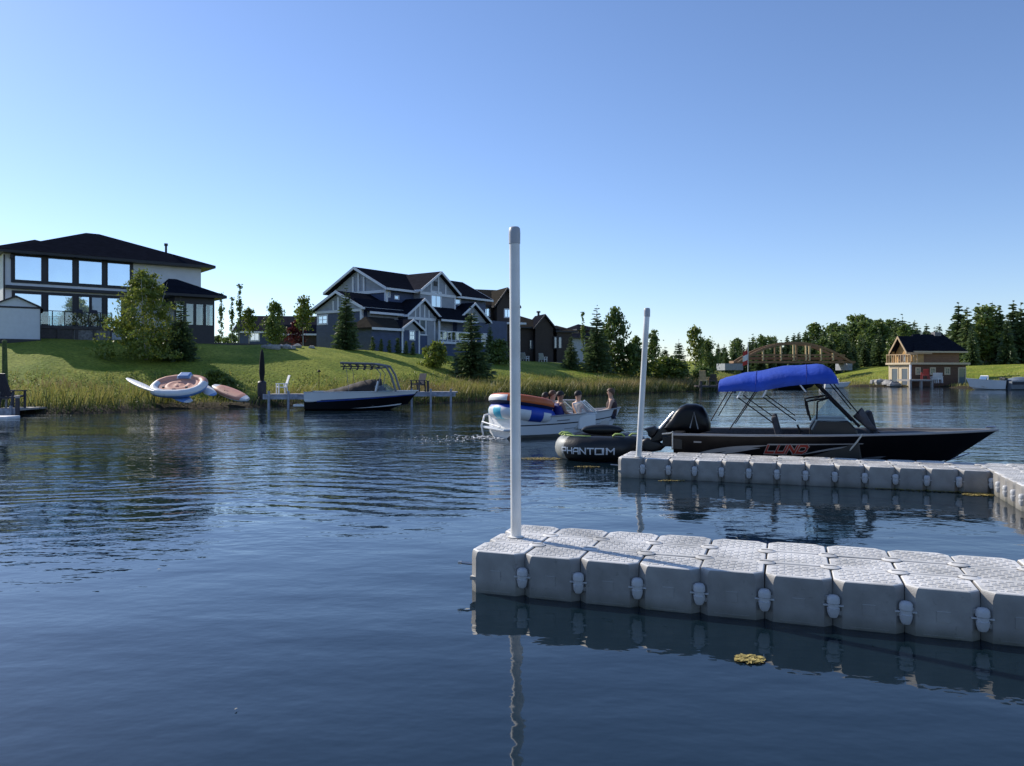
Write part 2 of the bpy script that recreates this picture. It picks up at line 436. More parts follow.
P, d = scatter(640000, -45, 36, 30, 110, .02, 9.5, lambda P, d: np.where(MOORED(P), .45, 1) * np.clip(1.25 - d/(7.5 + 3*pnoise(P, .45, 2.))  , 0, 1) * (.25 + .75*pnoise(P, .9)) * np.clip((P[:, 1]-20)/40, .5, 1))
hts = (.30 + .55 * pnoise(P, .6, 1.2) + .28 * pnoise(P, 2.4, .3)) * rng.uniform(.5, 1.2, len(P)) * np.where(P[:, 0] < -9, 1.0, 1.0) * np.where(MOORED(P), .45, 1) * np.clip(1.35 - d/9, .4, 1.1)
tawny_mat = leafmat('tawny_grass_blades', [(.10,.075,.03), (.22,.16,.06), (.36,.27,.11), (.46,.38,.20)], trans=.3)
tw_ = pnoise(P, .55, 4.) + .25*rng.normal(size=len(P)) * .5 > .62
wd_b = rng.uniform(.02, .05, len(P))
dk_ = (d + .8*rng.normal(size=len(P))*.5 < 1.3)
tag(blades('waterline_reeds', P[dk_], hts[dk_]*.9, wd_b[dk_], leafmat('dark_reed_blades', [(.02,.035,.008), (.05,.075,.016), (.10,.12,.03), (.18,.17,.06)], trans=.25), .6, (.10, -.04)), kind='stuff')
P, hts, wd_b, tw_ = P[~dk_], hts[~dk_], wd_b[~dk_], tw_[~dk_]
tag(blades('tall_grass', P[~tw_], hts[~tw_], wd_b[~tw_], reed_mat, .75, (.12, -.04)), kind='stuff')
tag(blades('tawny_grass', P[tw_], hts[tw_]*1.05, wd_b[tw_], tawny_mat, .8, (.14, -.04)), kind='stuff')
def leaf_quads(c, s, asp=.6, nrm=None, spread=1.0):
    n = len(c)
    a = rng.normal(size=(n, 3)); a /= np.linalg.norm(a, axis=1)[:, None]
    t = rng.normal(size=(n, 3)); b = np.cross(a, t); b /= np.linalg.norm(b, axis=1)[:, None]
    a = a * s[:, None]; b = b * (s * asp)[:, None]
    V = np.stack([c - a, c + b, c + a, c - b], 1).reshape(-1, 3)
    Q = np.arange(4*n).reshape(n, 4)
    return V, Q
def weeds(name, n, per, rad, ht, mat, size, *a):
    P, d = scatter(n, *a); c = np.repeat(P, per, 0); m_ = len(c)
    s = np.repeat(rng.uniform(.5, 1.3, len(P)), per)
    c = c + rng.normal(size=(m_, 2)) * (rad * s)[:, None]
    z = height(c[:, 0], c[:, 1]) + np.abs(rng.normal(size=m_)) * ht * s * .6 + .02
    C3 = np.stack([c[:, 0], c[:, 1], z], 1)
    V, Q = leaf_quads(C3, size * rng.uniform(.5, 1.4, m_), .5)
    return tag(link(name, npmesh(name, V, Q, mat)), kind='stuff')
P, d = scatter(260000, -45, 40, 33, 110, 3.0, 26, lambda P, d: .25 + .5*pnoise(P, .35, .4))
tag(blades('lawn_grass', P, rng.uniform(.05, .13, len(P)) * np.where(d < 7, 1.9, np.where(d > 9.5, .6, 1)), rng.uniform(.03, .06, len(P)), green_mat, .6), kind='stuff')
P, d = scatter(60000, 28, 95, 60, 135, .2, 14, lambda P, d: .3 + .7*pnoise(P, .5))
tag(blades('shore_grass', P, rng.uniform(.12, .5, len(P)) * np.clip(1.2 - d/12, .3, 1), rng.uniform(.04, .08, len(P)), reed_mat), kind='stuff')

weeds('bank_weeds', 3600, 42, .22, .55, leafmat('weed_leaves', [(.035,.06,.014), (.08,.12,.022), (.16,.19,.04), (.26,.25,.08)], trans=.35), .05, -45, 30, 30, 100, .05, 8.0)
# ------------------------------------------------------------------ trees
bark = pm('bark', (.10, .08, .06), .9, .4, 6, .02, 12)
pale_bark = pm('pale_bark', (.42, .40, .36), .8, .5, 5, .01, 14)
sp_leaf = leafmat('spruce_needles', [(.045,.07,.03), (.08,.125,.045), (.13,.185,.065), (.20,.25,.085)], trans=.35)
dc_leaf = leafmat('poplar_leaves', [(.055,.095,.024), (.095,.15,.034), (.15,.21,.046), (.23,.28,.065)], trans=.35)
lt_leaf = leafmat('birch_leaves', [(.07,.11,.02), (.13,.18,.03), (.21,.25,.04), (.29,.31,.06)], trans=.4)
rd_leaf = leafmat('red_leaves', [(.06,.012,.015), (.11,.02,.025), (.15,.04,.035)], trans=.3)
def spruce_mesh(n_br, n_seg, seed, rad=.24, size=.05, bare=.04, taper=.9):
    """unit-height spruce: drooping whorled branches of needle sprays"""
    r_ = np.random.default_rng(seed); cs = []; sz = []; dirs = []
    zz = np.sort(bare + (1 - bare) * (1 - np.sqrt(r_.uniform(0, 1, n_br)) ) )
    for i, z in enumerate(zz):
        t = (z - bare) / (1 - bare)
        L_ = rad * (1 - t) ** taper * r_.uniform(.62, 1.12) + .012
        az = i * 2.39996 + r_.normal() * .3
        dr = -.28 + .75 * t
        for k in range(n_seg):
            q = (k + r_.uniform(.2, 1)) / n_seg
            rr = L_ * q
            zc = z + rr * dr * (1 - .5*q) - .05 * L_ * math.sin(q*3)
            sp = .22 * L_ * q * (1.1 - .6*q)
            off = r_.normal() * sp
            ca, sa = math.cos(az), math.sin(az)
            cs.append((ca*rr - sa*off, sa*rr + ca*off, zc)); sz.append(size * (.45 + .55*(1-t)) * r_.uniform(.7, 1.3))
            dirs.append((ca, sa, dr*.6 + r_.normal()*.25))
    c = np.array(cs); s = np.array(sz); a = np.array(dirs); a /= np.linalg.norm(a, axis=1)[:, None]
    t = r_.normal(size=c.shape); t[:, 2] *= .55; b = np.cross(a, t); b /= np.linalg.norm(b, axis=1)[:, None]
    a = a * s[:, None]; b = b * (s * .45)[:, None]; dn = np.array([0, 0, -1]) * (s * .35)[:, None]
    V = np.stack([c - a, c + b + dn*.4, c + a + dn, c - b + dn*.4], 1).reshape(-1, 3)
    return npmesh('spruce_crown', V, np.arange(len(V)).reshape(-1, 4), sp_leaf)
def crown_mesh(name, mat, clumps, per, seed, shape, size=.03, clump=.1, bottom=.2):
    """unit-height leafy crown: shape(t) gives the radius at relative height t"""
    r_ = np.random.default_rng(seed); cs = []; sz = []
    for i in range(clumps):
        t = r_.uniform(0, 1) ** (1.25 if bottom < .03 else .85); z = bottom + (1 - bottom) * t
        rad = shape(t) * math.sqrt(r_.uniform(.1, 1)) * (.82 + .3 * math.sin(i*2.1))
        az = r_.uniform(0, 2*math.pi)
        cc = np.array([rad*math.cos(az), rad*math.sin(az), z])
        k = int(per * r_.uniform(.5, 1.4)); rc = clump * r_.uniform(.5, 1.2) * (1.1 - .45*t)
        cs.append(cc + r_.normal(size=(k, 3)) * np.array([rc, rc, rc*.7]) * .55); sz.append(size * r_.uniform(.6, 1.3, k))
    c = np.concatenate(cs); s = np.concatenate(sz); k = c[:, 2] > .01
    V, Q = leaf_quads(c[k], s[k], .65)
    return npmesh(name, V, Q, mat)
def trunk_mesh(name, mat, top=.95, r=.018, limbs=0, seed=0, spread=.15, lo=.25, stems=1):
    r_ = random.Random(seed); m = MB()
    for q in range(stems):
        ax = (r_.uniform(-1, 1) * .06 if stems > 1 else 0); ay = (r_.uniform(-1, 1) * .06 if stems > 1 else 0)
        pts = [(ax*t*4 + r_.uniform(-.006, .006), ay*t*4 + r_.uniform(-.006, .006), -.02 + t*top) for t in (0, .15, .3, .5, .75, 1)]
        m.tube(pts, [r, r*.85, r*.7, r*.5, r*.3, r*.08], 7)
    for i in range(limbs):
        z = lo + (top - lo) * (i + .5) / limbs * .9; a = i * 2.4 + r_.uniform(-.3, .3); L_ = spread * r_.uniform(.6, 1.1)
        m.tube([(0, 0, z), (math.cos(a)*L_*.5, math.sin(a)*L_*.5, z + L_*.5), (math.cos(a)*L_, math.sin(a)*L_, z + L_*1.2)], [r*.35, r*.22, r*.06], 5)
    me_o = m.build(name, mat, None, smooth=0); me = me_o.data
    C.objects.unlink(me_o); bpy.data.objects.remove(me_o)
    return me
ov = lambda w, p=.5: (lambda t: w * max(.05, math.sin(math.pi * min(1, max(0, t*.88 + .09))) ** p))
SPEC = {}
def spec(key, crown, trunk): SPEC[key] = (crown, trunk)
tr_sp = trunk_mesh('trunk', bark, .97, .016)
for i in range(3): spec('spruce%d' % i, spruce_mesh(300, 15, 20+i, .235, .031), tr_sp)
for i in range(3): spec('slim%d' % i, spruce_mesh(230, 7, 40+i, .15 + .02*i, .052, .06), tr_sp)
for i in range(3): spec('wide%d' % i, spruce_mesh(230, 8, 50+i, .20 + .02*i, .055, .05), tr_sp)
tr_dc = trunk_mesh('trunk', pale_bark, .9, .014, 9, 3, .13, .3)
for i in range(3): spec('poplar%d' % i, crown_mesh('poplar_crown', dc_leaf, 60, 30, 60+i, ov(.15 + .02*i, .6), .030, .12, .18), tr_dc)
for i in range(2): spec('round%d' % i, crown_mesh('leafy_crown', dc_leaf, 90, 34, 70+i, ov(.27, .55), .030, .15, .15), tr_dc)
for i in range(2): spec('light%d' % i, crown_mesh('leafy_crown', lt_leaf, 42, 28, 80+i, ov(.21, .6), .032, .11, .34), tr_dc)
spec('column', crown_mesh('column_crown', dc_leaf, 46, 12, 90, lambda t: .055*(1-.7*t), .022, .055, .12), trunk_mesh('trunk', pale_bark, .97, .010, 8, 5, .06, .2))
spec('birch_bush', crown_mesh('bushy_crown', lt_leaf, 210, 60, 95, lambda t: .50 * (1-t)**.7 + .05, .017, .10, .02), trunk_mesh('trunk', pale_bark, .92, .012, 12, 8, .2, .15, 4))
spec('bush', crown_mesh('bush_crown', lt_leaf, 60, 40, 96, lambda t: .62 * math.sqrt(max(.02, 1-t*t)), .06, .2, .05), trunk_mesh('trunk', bark, .7, .03, 8, 8, .35, .1, 3))
spec('darkbush', crown_mesh('bush_crown', dc_leaf, 60, 40, 97, lambda t: .62 * math.sqrt(max(.02, 1-t*t)), .06, .2, .05), trunk_mesh('trunk', bark, .7, .03, 8, 8, .35, .1, 3))
spec('redbush', crown_mesh('red_crown', rd_leaf, 60, 34, 98, ov(.30, .6), .035, .15, .12), trunk_mesh('trunk', bark, .8, .016, 8, 8, .2, .2, 2))
spec('cedar', crown_mesh('cedar_crown', sp_leaf, 60, 28, 99, lambda t: .17 * (1-t)**.6 + .01, .035, .09, .02), tr_sp)
def tree(key, name, px, Y, top, label, group=None, fat=1.0, X=None, hm=None, cat='tree'):
    X = xat(px, Y) if X is None else X
    z = hgt(X, Y); h = (zat(top, Y) - z) if hm is None else hm
    if h < .5: h = .5
    t = thing(name, label, cat, (X, Y, z - .02), random.uniform(0, 6.28), group)
    t.scale = (h*fat, h*fat, h)
    crown, trunk = SPEC[key]
    link('trunk', trunk, t); link('crown', crown, t)
    return t
tree('birch_bush', 'birch_tree', 146, 51.5, 272, 'bushy light green birch clump growing in front of the white house', fat=.96)
tree('spruce1', 'spruce_tree', 181, 52.5, 296, 'small spruce just right of the birch clump at the white house', fat=1.15)
for px, tp, Y, lb in ((221, 293, 78, 'thin columnar tree nearest the sunroom of the white house'), (232, 297, 79, 'thin columnar tree in the middle of three beside the white house'), (239.5, 284, 76, 'tallest thin columnar tree beside the white house')):
    tree('column', 'columnar_tree', px, Y, tp, lb, 'columnar trees beside the white house', .8)
tree('light0', 'young_tree', 249, 72, 309, 'yellow green young tree left of the grey roofed garage window', fat=.95)
tree('round0', 'young_tree', 275, 73, 303, 'darker green round young tree in front of the grey roof', fat=.75)
tree('light1', 'young_tree', 303, 71, 296, 'young tree with airy crown beside the blue house left gable', fat=.9)
tree('redbush', 'red_leaf_tree', 296, 76, 322, 'dark red leaved ornamental tree between garage and blue house', fat=1.1)
tree('spruce0', 'spruce_tree', 346, 67, 284, 'dark spruce standing before the left gable of the blue house', fat=.98)
tree('spruce2', 'spruce_tree', 471, 63, 303, 'bushy spruce standing at the right end of the blue house', fat=1.28)
for i, px in enumerate((372.5, 381, 389.5, 398, 406, 413)):
    tree('cedar', 'cedar_shrub', px, 70.5, (337, 339, 340, 338, 341, 342)[i], 'upright dark cedar, %s in the row along the blue house wall' % ('leftmost', 'second from left', 'third from left', 'fourth from left', 'fifth from left', 'rightmost')[i], 'cedars along the blue house', 1.15, cat='shrub')
tree('bush', 'round_bush', 436, 64.5, 343, 'bright yellow green round bush on the lawn before the blue house', fat=.95, cat='shrub')
tree('darkbush', 'dark_shrub', 499, 76, 341, 'dark shrub between the bushy spruce and the big pole', fat=1.0, cat='shrub')
tree('spruce0', 'spruce_tree', 490, 80, 322, 'slim shaded spruce behind the dark shrub by the brown house', fat=.8)
tree('spruce1', 'spruce_tree', 571, 82, 334, 'low spruce at the right end of the far brown bungalow', fat=1.2)
tree('column', 'columnar_tree', 583, 86, 312, 'bare thin tree in front of the farthest house', fat=.7)
tree('spruce0', 'spruce_tree', 597, 82, 304, 'tall pointed dark spruce left of the big poplar', fat=1.05)
tree('round1', 'poplar_tree', 615, 84, 310, 'big bushy poplar beside the tall pointed spruce', fat=.72)
tree('wide0', 'spruce_tree', 604, 86, 322, 'shaded spruce between the pointed spruce and the poplar', fat=1.2)
tree('darkbush', 'dark_shrub', 632, 84, 346, 'dark low shrub under the poplar left of the slim pole', fat=1.1, cat='shrub')
tree('poplar1', 'poplar_tree', 636, 92, 337, 'young poplar directly left of the slim pole', fat=.9)
tree('poplar0', 'poplar_tree', 653.5, 88, 331, 'narrow poplar directly right of the slim pole', fat=.85)
tree('spruce2', 'spruce_tree', 679, 92, 337, 'single spruce on the point before the wooded skyline', fat=1.25)
tree('wide1', 'spruce_tree', 665, 99, 346, 'low dark spruce right of the narrow poplar', fat=1.5)
tree('light0', 'aspen_tree', 695, 94, 328, 'pale aspen right of the single spruce on the point', fat=.78)
tree('round0', 'aspen_tree', 707, 97, 341, 'darker round aspen next to the pale aspen on the point', fat=.75)
tree('bush', 'round_bush', 668, 84, 358, 'pale low bush on the bank right of the slim pole', fat=1.5, cat='shrub')
tree('darkbush', 'dark_shrub', 702, 82, 368, 'dark bush at the water edge by the wooden landing', fat=1.3, cat='shrub')
tree('bush', 'round_bush', 215, 47.5, 371, 'low bright shrub on the bank above the upturned kayak', fat=1.6, cat='shrub')
tree('darkbush', 'dark_shrub', 228, 44.8, 378, 'dark shrub at the water edge beside the folded umbrella', fat=1.1, cat='shrub')
# wooded skyline
sk = [(700, 345), (715, 343), (730, 338), (745, 336), (760, 333), (775, 332), (790, 330), (800, 327), (815, 325), (830, 322), (845, 318), (860, 317), (875, 314), (888, 319), (900, 313), (912, 316), (925, 324), (936, 320), (948, 326), (956, 330)]
skx, sky_ = zip(*sk)
r2 = random.Random(5); n = 0
px = 702.0
while px < 958:
    top = np.interp(px, skx, sky_)
    for row in range(3):
        Y = (150, 172, 196)[row] + r2.uniform(-8, 8); p = px + r2.uniform(-3, 3)
        k = r2.choice(['slim0', 'slim1', 'slim2', 'slim0', 'slim2', 'slim1', 'wide0', 'wide1', 'wide2', 'wide0', 'poplar0', 'poplar1', 'poplar2'] + (['poplar2', 'poplar0', 'round1'] if 840 < px < 895 else []))
        f = (.98, .92, .86)[row] * r2.uniform(.92, 1.1)
        tp = 371 - (371 - top) * (r2.uniform(.62, .85), r2.uniform(.78, .98), r2.uniform(.85, 1.05))[row]
        conif = k[0] in 'sw'
        tree(k, 'spruce_tree' if conif else 'poplar_tree', p, Y, tp, 'dark pointed spruce in the wooded skyline behind the bridge' if conif else 'leafy poplar in the wooded skyline behind the bridge',
             'skyline spruces behind the bridge' if conif else 'skyline poplars behind the bridge', f * (1.35 if not conif else 1.15)); n += 1
    px += 7.5
for px, tp, Y, k in ((952, 318, 128, 'wide1'), (958.5, 299, 121, 'wide0'), (967, 303, 119, 'slim2'), (972, 322, 114, 'slim1'), (979, 300, 123, 'wide0'), (986, 306, 120, 'poplar2'), (992, 298, 124, 'slim2'), (1000, 304, 119, 'wide2'), (1007, 312, 116, 'slim1'), (1013, 297, 123, 'wide0'), (1021, 301, 118, 'wide1'), (1030, 296, 121, 'wide0'), (1041, 302, 120, 'slim2'), (1052, 298, 124, 'wide2'),
          (963, 330, 128, 'round1'), (975, 332, 130, 'wide2'), (983, 334, 129, 'round1'), (997, 332, 131, 'wide1'), (1010, 334, 130, 'round1'), (1024, 332, 128, 'wide2'), (1038, 330, 130, 'round1')):
    cf = k[0] in 'sw'
    tree(k, 'spruce_tree' if cf else 'poplar_tree', px, Y, tp, 'tall dark spruce in the stand right of the boathouse' if cf else 'leafy tree among the tall spruces right of the boathouse', 'tall spruces right of the boathouse' if cf else 'leafy trees right of the boathouse', 1.0 if cf else 1.25)
for px, tp, Y in ((226, 338, 150), (233, 335, 155), (300, 320, 150), (244, 336, 150), (218, 336, 152)):
    tree('round0', 'distant_tree', px, Y, tp, 'distant rounded tree seen between the white house and the blue house', 'distant trees between the houses', 1.1)
# ------------------------------------------------------------------ houses
white_stucco = pm('white_stucco', (.72, .73, .75), .8, .06, 1.5, .004, 60)
dark_trim = pm('dark_trim', (.018, .018, .024), .5, .2)
dark_fascia = pm('dark_fascia', (.012, .013, .02), .5, .2)
roof_dark = shingle('dark_shingles', (.020, .022, .031))
roof_grey = shingle('grey_shingles', (.04, .04, .048))
roof_brown = shingle('brown_shingles', (.055, .05, .042))
win_glass = glassmat('window_glass', (.62, .72, .82), .75)
dim_glass = glassmat('dim_window_glass', (.20, .24, .30), .4, .06)
blue_siding = siding('blue_siding', (.075, .105, .20))
grey_siding = siding('grey_siding', (.34, .37, .43), .25)
white_trim = pm('white_trim', (.74, .76, .80), .6, .06)
brown_siding = siding('dark_brown_siding', (.055, .040, .036))
stone = pm('cut_stone', (.22, .21, .21), .9, .5, 7, .02, 9)
deck_wood = pm('dark_deck_boards', (.07, .06, .06), .7, .3, 8)
rail_glass = clearglass('railing_glass')
white_metal = pm('white_painted_metal', (.8, .8, .8), .4, .05)

def wall(t, mat, x0, x1, y0, y1, z0, z1, name='wall'):
    return MB().box(x0, x1, y0, y1, z0, z1).build(name, mat, t)
def gable_roof(t, mat, axis, a0, a1, b0, b1, ze, zr, th=.22, trim=None, ends=(1, 1), name='roof', tw=.26):
    """ridge along axis ('u' or 'v') from a0 to a1; eaves at b0 and b1 of the other axis"""
    bm_ = (b0 + b1) / 2
    P = (lambda a, b, z: (a, b, z)) if axis == 'u' else (lambda a, b, z: (b, a, z))
    off = (lambda d: (d, 0, 0)) if axis == 'u' else (lambda d: (0, d, 0))
    sec = lambda a, t_, dz=0: [P(a, b0, ze+dz), P(a, bm_, zr+dz), P(a, b1, ze+dz), P(a, b1, ze-t_+dz), P(a, bm_, zr-t_+dz), P(a, b0, ze-t_+dz)]
    m = MB().prism(sec(a0, th), off(a1 - a0)); o = m.build(name, mat, t)
    if trim:
        for e, a, s in ((0, a0, -1), (1, a1, 1)):
            if ends[e]: MB().prism(sec(a + s*.004, tw, .012), off(s*.07)).build('bargeboard', trim, o)
        sg = 1 if b1 > b0 else -1
        for b, s in ((b0, -sg), (b1, sg)):
            x = MB()
            q = sorted((b + s*.004, b + s*.08))
            if axis == 'u': x.box(a0, a1, q[0], q[1], ze-.24, ze-.02)
            else: x.box(q[0], q[1], a0, a1, ze-.24, ze-.02)
            x.build('fascia', trim, o)
    return o
def gable_wall(t, mat, axis, a, th, b0, b1, ze, zr, name='gable_wall'):
    bm_ = (b0 + b1) / 2
    if axis == 'u': return MB().prism([(a, b0, ze), (a, b1, ze), (a, bm_, zr)], (th, 0, 0)).build(name, mat, t)
    return MB().prism([(b0, a, ze), (b1, a, ze), (bm_, a, zr)], (0, th, 0)).build(name, mat, t)
def hip_roof(t, mat, x0, x1, y0, y1, ze, zr, inset=None, fascia=None, th=.2, name='roof', ridge_dx=0):
    hy = (y1 - y0) / 2; ins = hy if inset is None else inset; ym = (y0 + y1) / 2
    xa, xb = min(x0 + ins, (x0+x1)/2 - .05) + ridge_dx, max(x1 - ins, (x0+x1)/2 + .05) + ridge_dx
    vs = [(x0,y0,ze),(x1,y0,ze),(x1,y1,ze),(x0,y1,ze),(xa,ym,zr),(xb,ym,zr)]
    o = MB().add(vs, [(0,1,5,4),(2,3,4,5),(1,2,5),(3,0,4),(3,2,1,0)]).build(name, mat, t)
    if fascia:
        MB().box(x0+.01, x1-.01, y0+.01, y1-.01, ze-th, ze-.004).build('fascia', fascia, o)
    return o
def window(t, face, a0, a1, w0, w1, plane, frame, glass, fw=.09, bars=(0, 0), out=.05):
    """face 'f': in the plane v=plane looking -v; 's': plane u=plane looking -u; 'r': plane u=plane looking +u"""
    if a0 > a1: a0, a1 = a1, a0
    if w0 > w1: w0, w1 = w1, w0
    sg = 1 if face == 'r' else -1
    def bx(m, p0, p1, q0, q1, d0, d1):
        if face == 'f': m.box(p0, p1, plane - d1, plane - d0, q0, q1)
        else: m.box(plane + sg*d0, plane + sg*d1, p0, p1, q0, q1)
    m = MB()
    bx(m, a0-fw, a0, w0-fw, w1+fw, -.04, out); bx(m, a1, a1+fw, w0-fw, w1+fw, -.04, out)
    bx(m, a0, a1, w1, w1+fw, -.04, out); bx(m, a0, a1, w0-fw, w0, -.04, out)
    for i in range(bars[0]):
        x = a0 + (a1-a0)*(i+1)/(bars[0]+1); bx(m, x-.03, x+.03, w0, w1, -.04, out*.7)
    for i in range(bars[1]):
        z = w0 + (w1-w0)*(i+1)/(bars[1]+1); bx(m, a0, a1, z-.025, z+.025, -.04, out*.69)
    o = m.build('window', frame, t)
    g = MB(); bx(g, a0, a1, w0, w1, -.03, .012); g.build('pane', glass, o)
    return o

# ---- big white house on the left
fr = Fr(xat(3, 56.5), 56.5, .78, .62); fr.base = 4.15
t = fthing('white_house', 'white two storey house with dark hip roof and four wide upper windows', 'house', fr)
U1 = fr.u(201)
ze = fr.w(251, 0) + .05
wall(t, white_stucco, 0, U1, .0, 10, -1.2, ze - .15)
hip_roof(t, roof_dark, -.3, U1 + .9, -.95, 10.9, ze, zat(234.0, 64.8) - fr.base, 7.0, dark_fascia, ridge_dx=-.5)
zr2 = zat(238.6, 60.2) - fr.base
MB().add([(-1.0, -1.0, ze + .006), (6.6, -1.0, ze + .006), (2.4, 3.4, zr2), (2.6, 7.5, zr2), (-1.0, 8, ze+.006), (6.6, 6, ze+.9)], [(0,1,2), (1,5,3,2), (0,2,3,4)]).build('roof', roof_dark, t)
MB().tube([(U1-2.2, 2, ze+.9), (U1-2.2, 2, ze+1.75)], .09, 8).tube([(U1-2.2, 2, ze+1.7), (U1-2.2, 2, ze+1.9)], .15, 8).build('roof_vent', dark_trim, t)
ups = ((15, 41), (48.3, 72), (78.8, 101.5), (107.5, 129.5))
us = [(fr.u(a), fr.u(b)) for a, b in ups]
wt = fr.w(256, us[0][0]); wb = fr.w(279.5, us[0][0])
MB().box(us[0][0]-.25, us[-1][1]+.25, -.06, -.003, wb-.22, wt+.22).build('window_band', dark_trim, t)
for a, b in us: window(t, 'f', a, b, wb, wt, -.06, dark_trim, win_glass, .07)
lt_, lb = fr.w(293.5, us[0][0]), fr.w(325, 0.5)
MB().box(us[0][0]-.2, us[-1][1]+.4, -.061, -.004, lb-.3, lt_+.22).build('window_band', dark_trim, t)
for i, (a, b) in enumerate(us):
    if i == 2:
        mdl = (a+b)/2
        window(t, 'f', a, mdl-.1, lb-.2, lt_, -.06, dark_trim, win_glass, .06)
        window(t, 'f', mdl+.1, b, lb-.2, lt_, -.06, dark_trim, dim_glass, .06)
    else: window(t, 'f', a, b if i < 3 else a+(b-a)*.6, lb, lt_, -.06, dark_trim, win_glass, .07)
wc = fr.w(287, 0.3)
MB().box(.1, us[-1][1]+.9, -.42, -.002, wc-.10, wc+.12).build('canopy', dark_trim, t)
MB().tube([(.06, -.10, -.5), (.06, -.10, ze-.3)], .05, 6).build('downspout', dark_trim, t)
MB().obox((.5, -.25, ze-.42), (.18, .3, .3), (0,0,0)).build('wall_lamp', dark_trim, t)
# raised deck with glass railing
dz = fr.w(325.5, us[1][0], -3.4)
d0, d1 = fr.u(40, -3.4), fr.u(112, -3.4)
MB().box(d0, d1, -3.4, -.07, dz-.22, dz).build('deck', deck_wood, t)
sk_ = MB()
for i in range(5): x = d0 + (d1-d0)*i/4; sk_.box(x-.09 if i else x, x+.09 if i < 4 else x, -3.38, -3.2, -1.2, dz-.224)
sk_.box(d0, d0+(d1-d0)*.45, -3.30, -3.24, -1.2, dz-.23)
sk_.build('deck_skirt', deck_wood, t)
MB().box(d0+(d1-d0)*.46, d1, -3.30, -3.2, -1.2, dz-.24).build('foundation', stone, t)
rl = MB(); x_ = d0
for i in range(7): x = d0 + (d1-d0)*i/6; rl.box(x-.03, x+.03, -3.38, -3.32, dz, dz+1.0)
rl.box(d0, d1, -3.385, -3.315, dz+1.0, dz+1.05)
rl = rl.build('railing', dark_trim, t)
MB().box(d0+.04, d1-.04, -3.355, -3.345, dz+.08, dz+.95).build('glass_panel', rail_glass, rl)
# sunroom
s0, s1 = fr.u(164, -1.0), fr.u(214.5, -4.0)
zs = fr.w(296, s1, -4.0)
sv0, sv1 = -4.0, .0
sb = fr.w(327, s1, sv0); st = fr.w(305, s1, sv0)
MB().box(s0, s1, sv0, sv1, -1.2, sb).build('sunroom_wall', dark_trim, t)
MB().box(s0, s1, sv0, sv1, st, zs-.05).build('sunroom_wall', dark_trim, t)
pn = MB(); n_ = 4
for i in range(n_+1):
    x = s0 + (s1-s0)*i/n_; pn.box(max(s0, x-.10), min(s1, x+.10), sv0, sv0+.16, sb+.002, st-.002)
for y in (sv0+1.3, sv0+2.6): pn.box(s1-.16, s1, y-.12, y+.12, sb+.002, st-.002)
pn.box(s0, s1, sv0+.02, sv0+.05, sb+.001, sb+.12).box(s1-.14, s1-.12, sv0, sv1, sb+.001, sb+.12); pn = pn.build('mullion', dark_trim, t)
MB().box(s0, s1, sv0+.06, sv0+.07, sb+.003, st-.003).build('pane', rail_glass, pn)
MB().box(s1-.09, s1-.08, sv0+.1, sv1, sb+.003, st-.003).build('pane', rail_glass, pn)
hip_roof(t, roof_dark, s0-.9, s1+.75, sv0-.7, sv1+.9, zs, fr.w(279, fr.u(172, -1.8), -1.8), 2.0, dark_fascia, ridge_dx=-1.0)
MB().box(s1-3, s1+3.5, sv0-2.0, sv0-.02, -1.5, sb-1.3).build('patio', deck_wood, t)

def patio_chair(name, label, mat, X, Y, z, rz, s=1.0, group=None, tall=.55):
    t = thing(name, label, 'chair', (X, Y, z), rz, group); t.scale = (s, s, s)
    MB().obox((0, .02, .40), (.52, .52, .06), (R(-6), 0, 0)).build('seat', mat, t)
    b = MB()
    for i in range(5): b.obox((-.20+.1*i, .30+.06, .40+tall/2), (.09, .03, tall), (R(-18), 0, 0))
    b.build('backrest', mat, t)
    for sx in (-1, 1):
        MB().box(sx*.30-.05, sx*.30+.05, -.28, .34, .60, .64).build('armrest', mat, t)
        MB().box(sx*.29-.03, sx*.29+.03, -.26, -.20, 0, .60).build('leg', mat, t)
        MB().obox((sx*.29, .26, .30), (.06, .06, .62), (R(8), 0, 0)).build('leg', mat, t)
    return t
dark_plastic = pm('dark_plastic', (.035, .032, .045), .5, .2)
white_plastic = pm('white_plastic', (.78, .78, .78), .45, .08)
for u_, nm in ((fr.u(84, -2.4), 'dark patio chair on the deck of the white house, left one'), (fr.u(99, -2.4), 'dark patio chair on the deck of the white house, right one')):
    p = fr.world(u_, -2.4, dz); patio_chair('patio_chair', nm, dark_plastic, p.x, p.y, p.z, fr.rot + .5, 1.15, 'chairs on the house deck', .75)

# ---- white garden shed in front of it
xb_, Ys = hit(40, 340.5)
zb = hgt(xb_, Ys) + .05
fs = Fr(xb_, Ys, .82, .57, zb)
wd = -fs.u(-9); fs = Fr(xb_ - wd*fs.dx, Ys - wd*fs.dy, .82, .57, zb)
t = fthing('garden_shed', 'small white shed with a gable front on the lawn edge', 'shed', fs)
hw = zat(308, Ys) - zb; hp = fs.w(296.5, wd*.5)
wall(t, pm('shed_white', (.66, .69, .74), .6, .05), 0, wd, 0, 3.2, -.5, hw)
gable_wall(t, pm('shed_white', (.66, .69, .74)), 'v', .0, .12, 0, wd, hw + .002, hp - .02)
gable_roof(t, roof_dark, 'v', -.12, 3.4, -.18, wd + .18, hw + .02, hp + .06, .09, dark_trim, tw=.10)
MB().box(0, wd, -.03, -.002, hw-.07, hw+.05).build('trim_board', dark_trim, t)
MB().box(wd+.002, wd+.05, -.03, .06, -.3, hw).build('corner_board', dark_trim, t)
MB().box(-.05, wd+.05, -.06, 3.25, -.9, .02).build('plinth', dark_trim, t)

